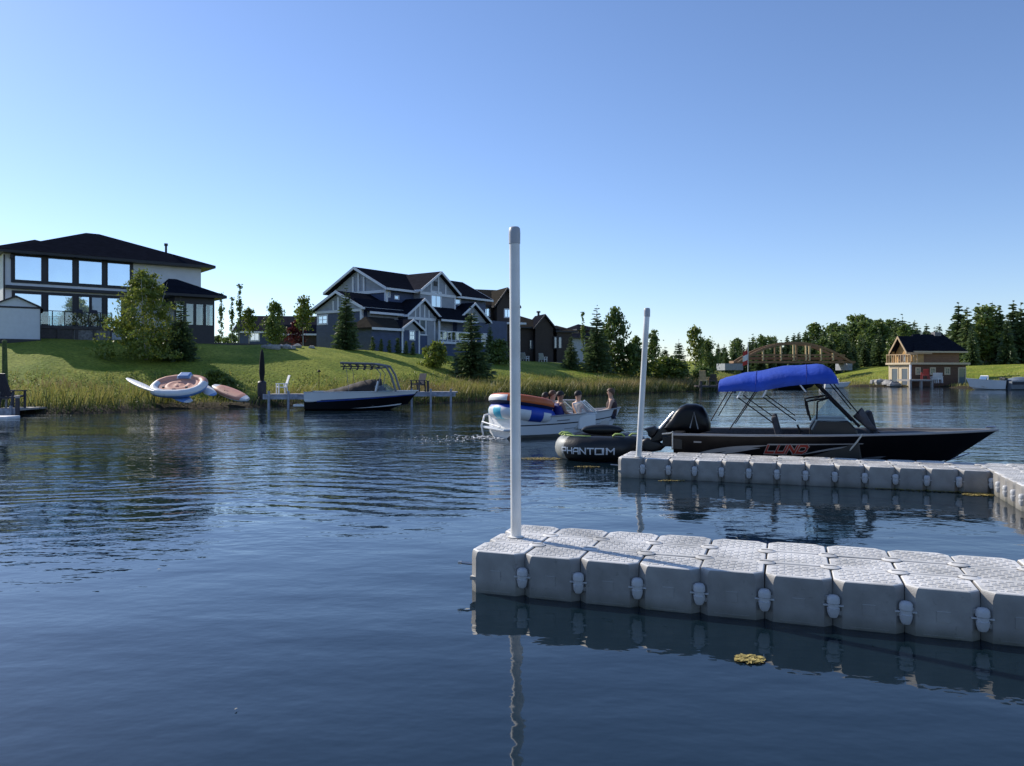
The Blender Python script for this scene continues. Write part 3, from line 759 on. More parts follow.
# ---- distant grey roofed garage wing
Yg = 104
fg = Fr(xat(238, Yg), Yg, 1, .10, 3.3)
t = fthing('garage_house', 'distant low house with grey roof, navy wall and one white window', 'house', fg)
gw = fg.u(333) ; ge = fg.w(332, 0); gr = fg.w(315.5, 0, 4) 
wall(t, blue_siding, 0, gw, 0, 9, -1.5, ge)
gable_roof(t, roof_grey, 'u', -.6, gw + .6, -.5, 9.5, ge + .1, gr, .2, white_trim)
gable_wall(t, blue_siding, 'u', 0, .2, 0, 9, ge, gr - .3); gable_wall(t, blue_siding, 'u', gw - .2, .2, 0, 9, ge, gr - .3)
window(t, 'f', fg.u(251), fg.u(258.5), fg.w(340, 2), fg.w(333.5, 2), 0, white_trim, win_glass, .18, (1, 0))
wall(t, brown_siding, fg.u(276), gw - .3, -2.5, -.02, -1.5, ge - .4)
gable_roof(t, roof_dark, 'u', fg.u(273), gw, -3.2, .0, ge - .3, ge + .9, .2, white_trim)
# sloping white handrail / tent edge beside the garage
# ---- blue house
fb = Fr(xat(386, 78), 78, .59, .807, 3.35)
t = fthing('blue_house', 'navy and grey house with many white trimmed gables and dark roofs', 'house', fb)
ze = fb.w(288, 0); 
# main block
gv = 8.8
zr = fb.w(267, 0, gv/2)
UL = 16.5
wall(t, blue_siding, .45, UL, .45, gv-.45, -1, ze - .05)
gable_wall(t, grey_siding, 'u', .40, .3, .3, gv-.3, ze - .05, zr - .25)
MB().box(.28, .396, .35, gv-.35, ze-.38, ze-.08).build('belt_board', white_trim, t)
for v in (gv/2-.9, gv/2-.1, gv/2+.7):
    MB().box(.30, .39, v-.11, v+.11, ze-.06, zr-.55-abs(v-gv/2)*.55).build('batten', white_trim, t)
MB().box(.30, .60, .32, .56, ze-2.6, ze-.1).build('corner_board', white_trim, t)
gable_roof(t, roof_dark, 'u', -.2, UL + .5, -.25, gv + .25, ze + .05, zr, .22, white_trim, (1, 1))
# cross gable over the tall window
a, b = fb.u(413.5), fb.u(454); zc = fb.w(272, (a+b)/2); zl = fb.w(290, a)
wall(t, grey_siding, a+.5, b-.5, -.5, 1, 1.0, zl-.1)
gable_wall(t, grey_siding, 'v', -.52, .3, a+.35, b-.35, zl-.1, zc-.25)
gable_roof(t, roof_grey, 'v', -1.0, 4.4, a, b, zl+.02, zc, .22, white_trim, (1, 0))
MB().box(a+.4, b-.4, -.60, -.525, zl-.42, zl-.14).build('belt_board', white_trim, t)
for k in (.32, .5, .68):
    x = a + (b-a)*k; MB().box(x-.10, x+.10, -.60, -.527, zl-.13, zl + (zc-zl)*(1-abs(k-.5)*2) - .5).build('batten', white_trim, t)
window(t, 'f', fb.u(428), fb.u(437), fb.w(307, a+3), fb.w(293, a+3), -.5, white_trim, win_glass, .15, (1, 0))
MB().box(fb.u(430), fb.u(433.5), -.58, -.5231, zl+.62, zl+1.1).build('gable_vent', dark_trim, t)
MB().box(b-.62, b-.42, -.6, -.4, 2.0, zl-.45).build('corner_board', white_trim, t)
window(t, 'f', fb.u(390.5), fb.u(392.6), fb.w(296, .7), fb.w(291.5, .7), .45, white_trim, dim_glass, .12)
window(t, 'f', fb.u(398), fb.u(401.5), fb.w(298.5, 2), fb.w(296, 2), .45, white_trim, win_glass, .10)
window(t, 'f', fb.u(458), fb.u(463), fb.w(304, 11.5), fb.w(299.5, 11.5), .45, white_trim, win_glass, .12)
# lower left wing (gable faces the lake left)
wu = -4.0
wl = fb.v(310, wu); wr = -1.0; wp = (wl+wr)/2
zle = fb.w(310.5, wu, wl); zpk = fb.w(291, wu, fb.v(331, wu))
wall(t, blue_siding, wu+.4, 1.0, wr+.5, wl-.5, -1, zle-.1)
gable_wall(t, grey_siding, 'u', wu+.36, .3, wr+.4, wl-.4, zle-.1, zpk-.25)
gable_roof(t, roof_dark, 'u', wu, 2.4, wr, wl, zle+.02, zpk, .2, white_trim, (1, 0))
MB().box(wu+.27, wu+.355, wr+.45, wl-.45, zle-.36, zle-.11).build('belt_board', white_trim, t)
for dv in (-.7, 0, .7): MB().box(wu+.28, wu+.355, wp+dv-.1, wp+dv+.1, zle-.1, zpk-.6-abs(dv)*.5).build('batten', white_trim, t)
va, w1 = fb.vw(327, 316, wu+.4); vb, w0 = fb.vw(318.5, 323.5, wu+.4)
window(t, 's', va, vb, w0, w1, wu+.4, white_trim, win_glass, .16, (1, 1))
MB().box(wu+.3, wu+.38, wr+.5, wl-.5, -.7, .25).build('plinth', pm('white_trim', (.7,.7,.7)), t)
MB().box(wu+.2, wu+.44, wr+.4, wr+.64, -1, zle-.2).build('corner_board', white_trim, t)
# skirt roof running along the lake side of the wing up to the bay
zs0 = fb.w(313.5, 0, -1.6)
MB().add([(wu+.2, -1.7, zs0), (6.2, -1.7, zs0), (6.2, .44, zs0+1.35), (wu+.2, .44, zs0+1.35), (wu+.2, -1.7, zs0-.16), (6.2, -1.7, zs0-.16), (6.2, .44, zs0+1.1), (wu+.2, .44, zs0+1.1)],
         [(0,1,2,3), (7,6,5,4), (0,4,5,1), (1,5,6,2), (3,7,4,0), (2,6,7,3)]).build('roof', roof_dark, t)
MB().box(wu+.2, 6.2, -1.78, -1.705, zs0-.22, zs0-.01).build('fascia', white_trim, t)
wall(t, grey_siding, -3.0, .8, -.9, .44, .5, zs0+.2)
# bay with second gable
a, b = fb.u(407, -2.2), fb.u(441, -2.2); pk = (a+b)/2
zg = fb.w(314.5, a, -2.2); zq = fb.w(298, pk, -2.2)
wall(t, blue_siding, a+.5, b-.5, -1.8, .4, -1, zg-.1)
gable_wall(t, grey_siding, 'v', -1.84, .3, a+.35, b-.35, zg-.1, zq-.22)
gable_roof(t, roof_dark, 'v', -2.25, .4, a, b, zg+.02, zq, .2, white_trim, (1, 0))
MB().box(a+.45, b-.45, -1.92, -1.845, zg-.42, zg-.13).build('belt_board', white_trim, t)
for k in (.3, .43, .57, .7):
    x = a + (b-a)*k; MB().box(x-.09, x+.09, -1.92, -1.846, zg-.12, zg + (zq-zg)*(1-abs(k-.5)*2) - .42).build('batten', white_trim, t)
for p0, p1 in ((420, 425), (426.5, 431)): window(t, 'f', fb.u(p0, -1.8), fb.u(p1, -1.8), fb.w(334, pk, -1.8), fb.w(319, pk, -1.8), -1.8, white_trim, dim_glass, .15)
for x in (a+.52, b-.72): MB().box(x, x+.2, -1.9, -1.804, -.8, zg-.45).build('corner_board', white_trim, t)
MB().box(b-1.7, b-.7, -1.86, -1.802, 1.2, zg-.45).build('wall_panel', grey_siding, t)
# entry bump with third gable
va_ = -4.2
a, b = fb.u(401.5, va_), fb.u(425, va_); pk = (a+b)/2; zg = fb.w(328.5, a, va_); zq = fb.w(319, pk, va_)
l0 = fb.u(373, va_)
wall(t, blue_siding, l0+.3, a+.6, va_+.5, -1.0, -1, zg-.15)
wall(t, blue_siding, a+.4, b-.4, va_+.38, -1.82, -1, zg-.1)
gable_wall(t, grey_siding, 'v', va_+.34, .2, a+.3, b-.3, zg-.1, zq-.2)
gable_roof(t, roof_dark, 'v', va_, -1.5, a, b, zg+.02, zq, .16, white_trim, (1, 0), tw=.2)
MB().add([(l0, va_+.1, zg-.02), (a+.5, va_+.1, zg-.02), (a+1.5, -1.7, zg+1.1), (l0+1.4, -1.7, zg+1.1), (l0, -1.0, zg-.02), (l0, va_+.1, zg-.18), (a+.5, va_+.1, zg-.18), (l0, -1., zg-.18)],
         [(0,1,2,3), (0,3,4), (0,5,6,1), (4,7,5,0)]).build('roof', roof_brown, t)
MB().box(l0-.05, a+.4, va_+.02, va_+.096, zg-.24, zg-.02).build('fascia', white_trim, t)
window(t, 'f', fb.u(410, va_+.38), fb.u(414, va_+.38), fb.w(339, pk, va_), fb.w(331.5, pk, va_), va_+.38, white_trim, win_glass, .12, (1, 1))
MB().box(a+.36, a+.56, va_+.3, va_+.376, -.8, zg-.12).build('corner_board', white_trim, t)
MB().box(b-.55, b-.38, va_+.3, va_+.376, -.8, zg-.12).build('corner_board', white_trim, t)
# right hand balcony, its roof and the gable behind the spruce
a, b = fb.u(439, -2.4), fb.u(464, -2.4); zd = fb.w(341, a, -2.4); zf = fb.w(319, a, -2.4)
wall(t, blue_siding, b-4, UL+3, -.4, .44, -1, zf+.5)
MB().box(a, b+1.5, -2.4, -.45, zd-.25, zd).build('balcony', white_trim, t)
rl = MB()
for i in range(9): x = a + (b+1.4-a)*i/8; rl.box(x-.04, x+.04, -2.38, -2.3, zd+.002, zd+1.0)
rl.box(a, b+1.45, -2.39, -2.29, zd+1.0, zd+1.08).box(a, b+1.45, -2.375, -2.305, zd+.12, zd+.18); rl = rl.build('railing', white_trim, t)
MB().box(a+.05, b+1.4, -2.345, -2.335, zd+.2, zd+.98).build('glass_panel', rail_glass, rl)
MB().add([(a, -2.7, zf), (b+2, -2.7, zf), (b+2, -.42, zf+1.5), (a, -.42, zf+1.5), (a, -2.7, zf-.15), (b+2, -2.7, zf-.15), (b+2, -.42, zf+1.3), (a, -.42, zf+1.3)],
         [(0,1,2,3), (7,6,5,4), (0,4,5,1), (1,5,6,2), (3,7,4,0)]).build('roof', roof_dark, t)
MB().box(a, b+2, -2.78, -2.704, zf-.22, zf-.01).build('fascia', white_trim, t)
for x in (a+.15, b+1.2): MB().box(x-.08, x+.08, -2.38, -2.22, zd+.004 if x > a+1 else zd+.004, zf-.16).build('post', white_trim, t)
wall(t, blue_siding, a+.1, b+1.3, -2.2, -.45, -1, zd-.26)
a, b = fb.u(457, -1.5), fb.u(491, -1.5); pk = (a+b)/2; zg = fb.w(322, b, -1.5); zq = fb.w(302.5, pk, -1.5)
wall(t, blue_siding, a+.5, b-.5, -1.1, 4, -1, zg-.1)
gable_wall(t, grey_siding, 'v', -1.14, .3, a+.35, b-.35, zg-.1, zq-.22)
gable_roof(t, roof_dark, 'v', -1.6, 4, a, b, zg+.02, zq, .2, white_trim, (1, 0))
for p0, p1 in ((462, 466), (482, 486)): window(t, 'f', fb.u(p0, -1.1), fb.u(p1, -1.1), fb.w(345, pk, -1.1), fb.w(334, pk, -1.1), -1.1, white_trim, dim_glass, .15)

# ---- tall brown house behind the pole
Yb = 97
fbr = Fr(xat(463, Yb), Yb, .93, .37, 3.0)
t = fthing('brown_house', 'tall dark brown house with tan roof standing behind the big pole', 'house', fbr)
W = fbr.u(514); zt = fbr.w(306, W*.6); zp = fbr.w(289, W*.5, 4)
wall(t, brown_siding, 0, W, 0, 9, -1, zt)
gable_roof(t, roof_brown, 'u', -1, W+.4, -.7, 9.5, zt+.05, zp, .25, dark_trim)
gable_wall(t, brown_siding, 'u', W-.3, .2, .2, 8.8, zt, zp-.4)
u0 = fbr.u(497, -1.5)
wall(t, brown_siding, u0, W-.2, -1.5, -.01, -1, zt-.2)
gable_wall(t, brown_siding, 'v', -1.5, .2, u0, W-.2, zt-.2, zt+1.9)
gable_roof(t, roof_brown, 'v', -2.0, 4, u0-.5, W+.1, zt-.1, zt+2.2, .2, dark_trim, (1, 0))
for p0, p1, q0, q1, v in ((484, 489, 308, 316, 0), (505, 510, 309.5, 316.5, -1.5)):
    window(t, 'f', fbr.u(p0, v), fbr.u(p1, v), fbr.w(q1, W*.6, v), fbr.w(q0, W*.6, v), v, white_trim, win_glass, .15, (1, 0))
MB().box(fbr.u(487, -2.6), W+.6, -2.6, -1.52, fbr.w(324, W*.6, -2.5), fbr.w(322, W*.6, -2.5)).build('balcony', white_trim, t)
for p in (488, 497, 506, 514): MB().box(fbr.u(p, -2.5)-.15, fbr.u(p, -2.5)+.15, -2.55, -2.25, -1, fbr.w(324.3, W*.6, -2.5)).build('post', stone, t)
# ---- bungalow right of the pole
Yc = 108
fc = Fr(xat(516, Yc), Yc, .95, .3, 2.8)
t = fthing('brown_bungalow', 'low dark brown house with gable and chimney pipe right of the big pole', 'house', fc)
W = fc.u(569); zt = fc.w(328, W*.5); zp = fc.w(316.5, W*.5, 4)
wall(t, brown_siding, -3, W, 0, 9, -1, zt)
hip_roof(t, roof_brown, -4, fc.u(557), -.8, 9.6, zt+.1, zp+.2, 4.5, dark_fascia)
a, b = fc.u(534, -1.2), fc.u(556, -1.2)
wall(t, brown_siding, a+.3, b-.3, -.9, -.02, -1, zt-.1)
gable_wall(t, brown_siding, 'v', -.9, .2, a+.3, b-.3, zt-.1, zp-.2)
gable_roof(t, roof_dark, 'v', -1.3, 3, a, b, zt, zp, .2, dark_trim, (1, 0))
hip_roof(t, roof_brown, fc.u(552), W+.7, -1.6, 7, fc.w(331.5, W), fc.w(324.5, W), 2.6, dark_fascia)
wall(t, brown_siding, fc.u(554), W, -1.1, -.03, -1, fc.w(332.5, W))
MB().tube([(fc.u(538.5, 3), 3, zp-.5), (fc.u(538.5, 3), 3, fc.w(311.5, W*.4, 3))], .16, 8).tube([(fc.u(538.5, 3), 3, fc.w(312.5, W*.4, 3)), (fc.u(538.5, 3), 3, fc.w(311, W*.4, 3))], .3, 8).build('chimney_pipe', dark_trim, t)
for p0, p1 in ((554.5, 556.5), (558.8, 561.3)): window(t, 'f', fc.u(p0, -1.1), fc.u(p1, -1.1), fc.w(348, W, -1.1), fc.w(337.5, W, -1.1), -1.1, dark_trim, dim_glass, .15)
window(t, 'f', fc.u(530), fc.u(541), fc.w(349, W*.5), fc.w(340.5, W*.5), 0, dark_trim, dim_glass, .12, (2, 0))
MB().box(-3, fc.u(553), -3.4, -.92, .0, .35).build('patio', stone, t)
for px, lb in ((525, 'white garden chair left of its twin on the bungalow patio'), (543, 'white garden chair nearer the window on the bungalow patio')):
    Y = 103; X = xat(px, Y); patio_chair('garden_chair', lb, white_plastic, X, Y, hgt(X, Y), 2.6, 1.35, 'white chairs at the bungalow', .6)
# ---- farthest house, half hidden by spruces
Yd = 122
fd = Fr(xat(567, Yd), Yd, .96, .28, 2.8)
t = fthing('far_house', 'farthest dark house with flat looking roof half hidden by spruces', 'house', fd)
W = fd.u(596)
wall(t, brown_siding, 1.2, W, 0, 8, -1, fd.w(337, W*.5)); wall(t, pm('pale_panel', (.4, .44, .5), .6), 0, 2.6, -1, -.01, -1, fd.w(336, 0))
wall(t, brown_siding, 2.2, W, .5, 8, fd.w(336.9, W*.5), fd.w(329, W*.5))
hip_roof(t, roof_dark, 1.5, W+.7, -.3, 8.8, fd.w(329, W*.5), fd.w(322.5, W*.5), 2.2, dark_fascia)
hip_roof(t, roof_grey, -.4, W+1, -1.7, .48, fd.w(337.5, W*.5), fd.w(333.5, W*.5), 1.2, dark_fascia)
window(t, 'f', fd.u(578), fd.u(582), fd.w(350, 3), fd.w(341, 3), 0, white_trim, dim_glass, .14)

# ---- boathouse on the right shore
fh = Fr(xat(911.5, 96.5), 96.5, .985, .17, .25)
log_red = siding('dark_red_logs', (.12, .058, .034), .25)
log_brown = siding('brown_logs', (.24, .12, .06), .25)
pine = siding('golden_pine_boards', (.55, .33, .12), .22)
cream = pm('cream_paint', (.58, .47, .31), .6, .1)
t = fthing('boathouse', 'red brown boathouse with balcony, pine gable and dark roof at the water', 'boathouse', fh)
W = fh.u(966); D = 4.2
wd_ = fh.w(364.5, 0); we = fh.w(351, W*.5)
wall(t, log_red, 0, W, .02, 4.2, -.8, wd_-.02)
MB().box(-.12, -.004, .02, 4.2, -.8, wd_-.03).build('side_wall', cream, t)
MB().box(-.5, W+.25, -.45, 4.3, wd_, wd_+.24).build('deck', cream, t)
wall(t, log_brown, .9, W-.2, .9, 4.0, wd_+.25, we)
wall(t, pine, .55, 2.2, .7, 3.9, wd_+.25, we+.02, 'pine_wall')
hip_roof(t, roof_dark, .5, W+.4, .1, 5.0, we, fh.w(334.2, W*.5, 2.5), 1.6, cream)
gl = fh.w(352, 0, 0)
gp = fh.w(336, .2, 1.9)
gable_roof(t, roof_dark, 'u', -.4, 3.0, .3, 3.7, gl, gp, .22, pm('tan_trim', (.50, .35, .20), .6, .1), (1, 0), tw=.32)
gable_wall(t, pine, 'u', .30, .2, .5, 3.5, gl-.2, gp-.35)
for v in (.6, 3.4): MB().box(-.2, .05, v-.13, v+.13, wd_+.25, gl+.1).build('log_post', pine, t)
window(t, 's', 1.2, 2.8, wd_+.4, gl+.1, .55, cream, dim_glass, .14)
rl = MB()
for i in range(11): v = -.4 + 4.5*i/10; rl.box(-.46, -.38, v-.04, v+.04, wd_+.245, wd_+1.2)
for i in range(3): u_ = -.42 + .9*i/2; rl.box(u_-.04, u_+.04, -.42, -.34, wd_+.246, wd_+1.2)
rl.box(-.48, -.36, -.44, 4.2, wd_+1.2, wd_+1.28).box(-.35, .5, -.44, -.32, wd_+1.2, wd_+1.28); rl.build('railing', pm('tan_trim', (.50, .35, .20)), t)
for p0, p1 in ((.5, 1.6), (2.4, 3.5)): window(t, 's', p0, p1, -.3, wd_-.5, -.12, cream, dim_glass, .14)
for p0, p1 in ((916.5, 919.5), (931, 934.5), (945.5, 949)): window(t, 'f', fh.u(p0), fh.u(p1), fh.w(373.5, 1), fh.w(368.5, 1), .02, cream, dim_glass, .16, (1, 1))
d_ = window(t, 'f', fh.u(959), fh.u(965), fh.w(384, W), fh.w(368.5, W), .02, cream, dim_glass, .14)
for v in (-.4,): MB().box(-.46, -.30, v, v+.18, -.8, wd_-.002).build('post', white_trim, t)
MB().obox((W*.72, 2.6, fh.w(334.5, W*.5, 4)), (.9, .7, .5), (0,0,0)).build('chimney', stone, t)
# boathouse dock, chairs
px0, px1 = 910, 934
Yk = 93.5
fk = Fr(xat(px0, Yk), Yk, .985, .17, 0)
grey_wood = pm('weathered_boards', (.33, .31, .29), .8, .3, 8, .01, 20)
t = fthing('boathouse_dock', 'short grey wooden dock on posts in front of the boathouse', 'dock', fk)
W2 = fk.u(px1)
MB().box(0, W2, 0, 2.4, .75, .95).build('deck', grey_wood, t)
for u_ in (.15, W2*.5, W2-.15): MB().box(u_-.12, u_+.12, .05, .3, -1, .748).build('post', grey_wood, t)
red_pl = pm('red_plastic', (.42, .06, .05), .5, .2)
for px, m_, lb in ((925, red_pl, 'reddish chair on the boathouse dock'), (934.5, white_plastic, 'left white chair beside the boathouse dock'), (938.5, white_plastic, 'right white chair beside the boathouse dock')):
    Y = 95.2; X = xat(px, Y); z = .95 if px < 930 else max(.3, hgt(X, Y)) + .2
    patio_chair('garden_chair', lb, m_, X, Y, z, 2.9, 1.25, 'chairs at the boathouse', .6)
# boulders at the boathouse
rock = pm('boulder', (.34, .33, .31), .9, .4, 3, .05, 4)
def boulder(px, py, s, label, group, Y=None, X=None):
    if Y is None: X, Y = gnd(px, py, 0)
    elif X is None: X = xat(px, Y)
    r_ = random.Random(int(px*7)); t_ = MB()
    def fn(a, b):
        q = 2*math.pi*a; th = math.pi*b
        k = 1 + .18*math.sin(3*q+r_0) * math.sin(th) + .12*math.cos(5*th + r_0)
        return Vector((s*1.25*k*math.cos(q)*math.sin(th), s*k*math.sin(q)*math.sin(th), s*.75*k*-math.cos(th)))
    r_0 = r_.uniform(0, 6)
    t_.grid(fn, 10, 7, cu=True)
    o = t_.build('boulder', rock, None, smooth=35); o.location = (X, Y, hgt(X, Y) + s*.25); o.rotation_euler = (0, 0, r_.uniform(0, 6))
    return tag(o, label, 'boulder', group)
for i, px in enumerate((876, 880.5, 885, 889, 893.5)): boulder(px, 0, (.55, .7, .5, .65, .6)[i], 'grey boulder on the shore left of the boathouse', 'boulders left of the boathouse', Y=99.5 - i*.7)
for i, px in enumerate((265, 270, 275.5, 281, 286.5, 292, 298, 312)):
    hb_ = hit(px, 347.5 + (i % 3)*.8); boulder(px, 0, (.22, .32, .34, .24, .32, .26, .30, .22)[i], 'landscaping boulder on the rise between the two big houses', 'landscape boulders between the houses', Y=hb_[1])

# ---- arched timber bridge
timber = pm('bridge_timber', (.27, .155, .075), .7, .3, 5)
tan_t = pm('tan_timber', (.64, .47, .24), .7, .25, 5)
conc = pm('concrete', (.30, .32, .35), .85, .25, 3, .02, 12)
Yb = 128
fbg = Fr(xat(737, Yb), Yb, 1, .05, 0)
t = fthing('arched_bridge', 'brown timber footbridge with bow arch and tan posts over the inlet', 'bridge', fbg)
L_ = fbg.u(853); zd = fbg.w(361, L_/2); za = fbg.w(343, L_/2)
for v in (0, 2.6):
    arch = [(L_*i/24, v, zd - .4 + (za - zd + .4) * (1 - (2*i/24 - 1)**2)) for i in range(25)]
    m = MB()
    for p, q in zip(arch[:-1], arch[1:]): m.prism([(p[0], v-.14, p[2]-.2), (p[0], v-.14, p[2]+.2), (q[0], v-.14, q[2]+.2), (q[0], v-.14, q[2]-.2)], (0, .28, 0))
    m.build('arch', timber, t)
    for px in (763, 775, 781, 793.5, 796.5, 806, 809.5, 821, 833):
        u_ = fbg.u(px, v); zt = zd - .4 + (za - zd + .4) * (1 - (2*u_/L_ - 1)**2)
        if zt - .25 > zd: MB().box(u_-.13, u_+.13, v-.10, v+.10, zd+.1, zt-.22).build('post', tan_t if px not in (775, 796.5) else timber, t)
    MB().box(fbg.u(748, v), fbg.u(845, v), v-.07, v+.07, zd+.85, zd+1.1).build('handrail', timber, t)
    MB().box(fbg.u(748, v), fbg.u(845, v), v-.06, v+.06, zd+.25, zd+.62).build('side_board', pm('red_brown_board', (.26, .11, .05), .7), t)
MB().box(-.5, L_+.5, .15, 2.45, zd-.35, zd+.02).build('deck', timber, t)
for px0, px1, v0, v1, m_ in ((723, 741, -1.0, 3.4, conc), (845, 850, -.8, 3.4, conc)):
    MB().box(fbg.u(px0), fbg.u(px1), v0, v1, zd-1.5, zd-.42).build('abutment', m_, t)
# red and white flag on a pole before the bridge
Yf = 118; X = xat(748, Yf)
t = thing('flag_pole', 'pole with hanging red and white flag at the left end of the bridge', 'flag', (X, Yf, hgt(X, Yf)))
MB().tube([(0,0,0), (0,0,zat(343, Yf)-hgt(X, Yf))], .05, 6).build('pole', white_metal, t)
zf_ = zat(350, Yf) - hgt(X, Yf)
MB().grid(lambda a, b: Vector((-.02 - .75*a, .10*math.sin(a*6+b*2), zf_ - 2.1*b - .3*a)), 8, 10, mfn=lambda a, b: 0 if .3 < b < .68 else 1).build('flag', [white_plastic, pm('red_cloth', (.5, .05, .04), .8)], t)
# ------------------------------------------------------------------ modular floating docks
def dock_plastic():
    # sunlit tops painted lighter and shaded flanks darker, a film of algae just above the water
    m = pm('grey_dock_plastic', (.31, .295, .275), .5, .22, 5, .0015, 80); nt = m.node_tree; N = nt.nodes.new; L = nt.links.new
    p = [n for n in nt.nodes if n.type == 'BSDF_PRINCIPLED'][0]; src = p.inputs['Base Color'].links[0].from_socket
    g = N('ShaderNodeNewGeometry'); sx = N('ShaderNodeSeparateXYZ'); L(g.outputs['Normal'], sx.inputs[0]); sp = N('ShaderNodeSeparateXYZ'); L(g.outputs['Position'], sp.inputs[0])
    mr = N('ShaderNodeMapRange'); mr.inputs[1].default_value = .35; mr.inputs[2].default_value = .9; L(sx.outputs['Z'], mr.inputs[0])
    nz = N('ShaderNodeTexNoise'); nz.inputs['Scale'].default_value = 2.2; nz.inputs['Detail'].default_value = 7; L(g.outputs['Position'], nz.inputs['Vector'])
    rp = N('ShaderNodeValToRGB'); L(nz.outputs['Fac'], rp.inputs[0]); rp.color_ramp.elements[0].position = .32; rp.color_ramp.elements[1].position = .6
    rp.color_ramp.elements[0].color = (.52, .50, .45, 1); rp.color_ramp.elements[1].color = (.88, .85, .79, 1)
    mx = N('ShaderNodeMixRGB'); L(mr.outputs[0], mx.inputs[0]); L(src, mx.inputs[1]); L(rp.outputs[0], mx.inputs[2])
    m2 = N('ShaderNodeMapRange'); m2.inputs[1].default_value = .11; m2.inputs[2].default_value = .0; L(sp.outputs['Z'], m2.inputs[0])
    m3 = N('ShaderNodeMath'); m3.operation = 'MULTIPLY'; L(m2.outputs[0], m3.inputs[0]); L(nz.outputs['Fac'], m3.inputs[1])
    mz = N('ShaderNodeMixRGB'); L(m3.outputs[0], mz.inputs[0]); L(mx.outputs[0], mz.inputs[1]); mz.inputs[2].default_value = (.05, .055, .02, 1)
    oi = N('ShaderNodeObjectInfo'); ov_ = N('ShaderNodeMapRange'); ov_.inputs[3].default_value = .84; ov_.inputs[4].default_value = 1.04; L(oi.outputs['Random'], ov_.inputs[0])
    n3 = N('ShaderNodeTexNoise'); n3.inputs['Scale'].default_value = 17; n3.inputs['Detail'].default_value = 8; n3.inputs['Roughness'].default_value = .7; L(g.outputs['Position'], n3.inputs['Vector'])
    sc = N('ShaderNodeMapRange'); sc.inputs[1].default_value = .60; sc.inputs[2].default_value = .72; sc.inputs[3].default_value = 1; sc.inputs[4].default_value = .62; L(n3.outputs['Fac'], sc.inputs[0])
    mm = N('ShaderNodeMath'); mm.operation = 'MULTIPLY'; L(ov_.outputs[0], mm.inputs[0]); L(sc.outputs[0], mm.inputs[1])
    mv = N('ShaderNodeVectorMath'); mv.operation = 'SCALE'; L(mz.outputs[0], mv.inputs[0]); L(mm.outputs[0], mv.inputs['Scale'])
    L(mv.outputs[0], p.inputs['Base Color'])
    return m
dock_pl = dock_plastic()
pin_pl = pm('pale_pin_plastic', (.50, .50, .50), .45, .1)
steel = pm('galvanised_steel', (.5, .5, .5), .35, .2, 8, metal=.9)
DZ = .36
def float_block_mesh(cu, cv):
    m = MB(); g = .0022; ch = .062; x, y = cu/2 - g, cv/2 - g
    r = .03
    def ring(ins, z, c):
        a, b = x - ins, y - ins; c = c
        return [(-a+c, -b, z), (a-c, -b, z), (a, -b+c, z), (a, b-c, z), (a-c, b, z), (-a+c, b, z), (-a, b-c, z), (-a, -b+c, z)]
    rings = [ring(.05, -.20, ch*1.1), ring(.006, -.12, ch), ring(0, -.03, ch), ring(0, DZ-.06, ch), ring(.001, DZ-.022, ch+.008), ring(.005, DZ-.006, ch+.012), ring(.013, DZ, ch+.012)]
    n = 8; vs = [p for q in rings for p in q]; fs = []
    for i in range(len(rings)-1):
        for j in range(n): fs.append((i*n+j, i*n+(j+1) % n, (i+1)*n+(j+1) % n, (i+1)*n+j))
    fs.append(tuple(range(n-1, -1, -1))); fs.append(tuple((len(rings)-1)*n + j for j in range(n)))
    m.add(vs, fs)
    # lugs that overlap at the corners
    k = 0
    for sx, sy in ((-1,-1), (1,-1), (1,1), (-1,1)):
        z0 = .10 + .035*k; k += 1
        m.box(sx*(x-.11), sx*(x-.004), sy*(y-.11), sy*(y-.004), z0, z0+.032)
    # recessed panel mark on the sides
    for sy in (-1, 1):
        m.box(-.045, .045, sy*y, sy*(y+.004), .12, .20); m.box(-x+ch+.05, x-ch-.05, sy*y, sy*(y+.003), .01, .022)
    # anti slip studs
    nx_, ny_ = 7, 6
    for i in range(nx_):
        for j in range(ny_):
            px_ = -x + .045 + (2*x-.09)*(i+.5)/nx_; py_ = -y + .045 + (2*y-.09)*(j+.5)/ny_
            a, b = (.030, .009) if (i+j) % 2 == 0 else (.012, .024)
            m.add([(px_-a, py_-b, DZ), (px_+a, py_-b, DZ), (px_+a, py_+b, DZ), (px_-a, py_+b, DZ),
                   (px_-a*.85, py_-b*.8, DZ+.0035), (px_+a*.85, py_-b*.8, DZ+.0035), (px_+a*.85, py_+b*.8, DZ+.0035), (px_-a*.85, py_+b*.8, DZ+.0035)],
                  [(4,5,6,7), (0,1,5,4), (1,2,6,5), (2,3,7,6), (3,0,4,7)])
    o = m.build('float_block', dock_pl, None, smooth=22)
    return o
def pin_mesh():
    """connecting pin at the outer edge: domed cap, banded waist, tapered lower nut"""
    m = MB()
    m.lathe([(.012, .272), (.036, .268), (.050, .254), (.055, .238), (.055, .206), (.046, .200), (.046, .172), (.054, .168), (.050, .135), (.040, .104), (.030, .090), (.012, .087)], 16)
    m.box(-.085, .085, -.012, .012, .181, .192)
    o = m.build('connector', pin_pl, None, smooth=40); o.scale = (.86, .86, .93); return o
def cap_mesh():
    m = MB(); m.lathe([(.02, .20), (.05, .22), (.052, DZ-.012), (.075, DZ-.006), (.078, DZ+.004), (.060, DZ+.012), (.01, DZ+.014)], 16)
    m.box(-.05, .05, -.010, .010, DZ+.014, DZ+.019)
    return m.build('pin_cap', dock_pl, None, smooth=40)
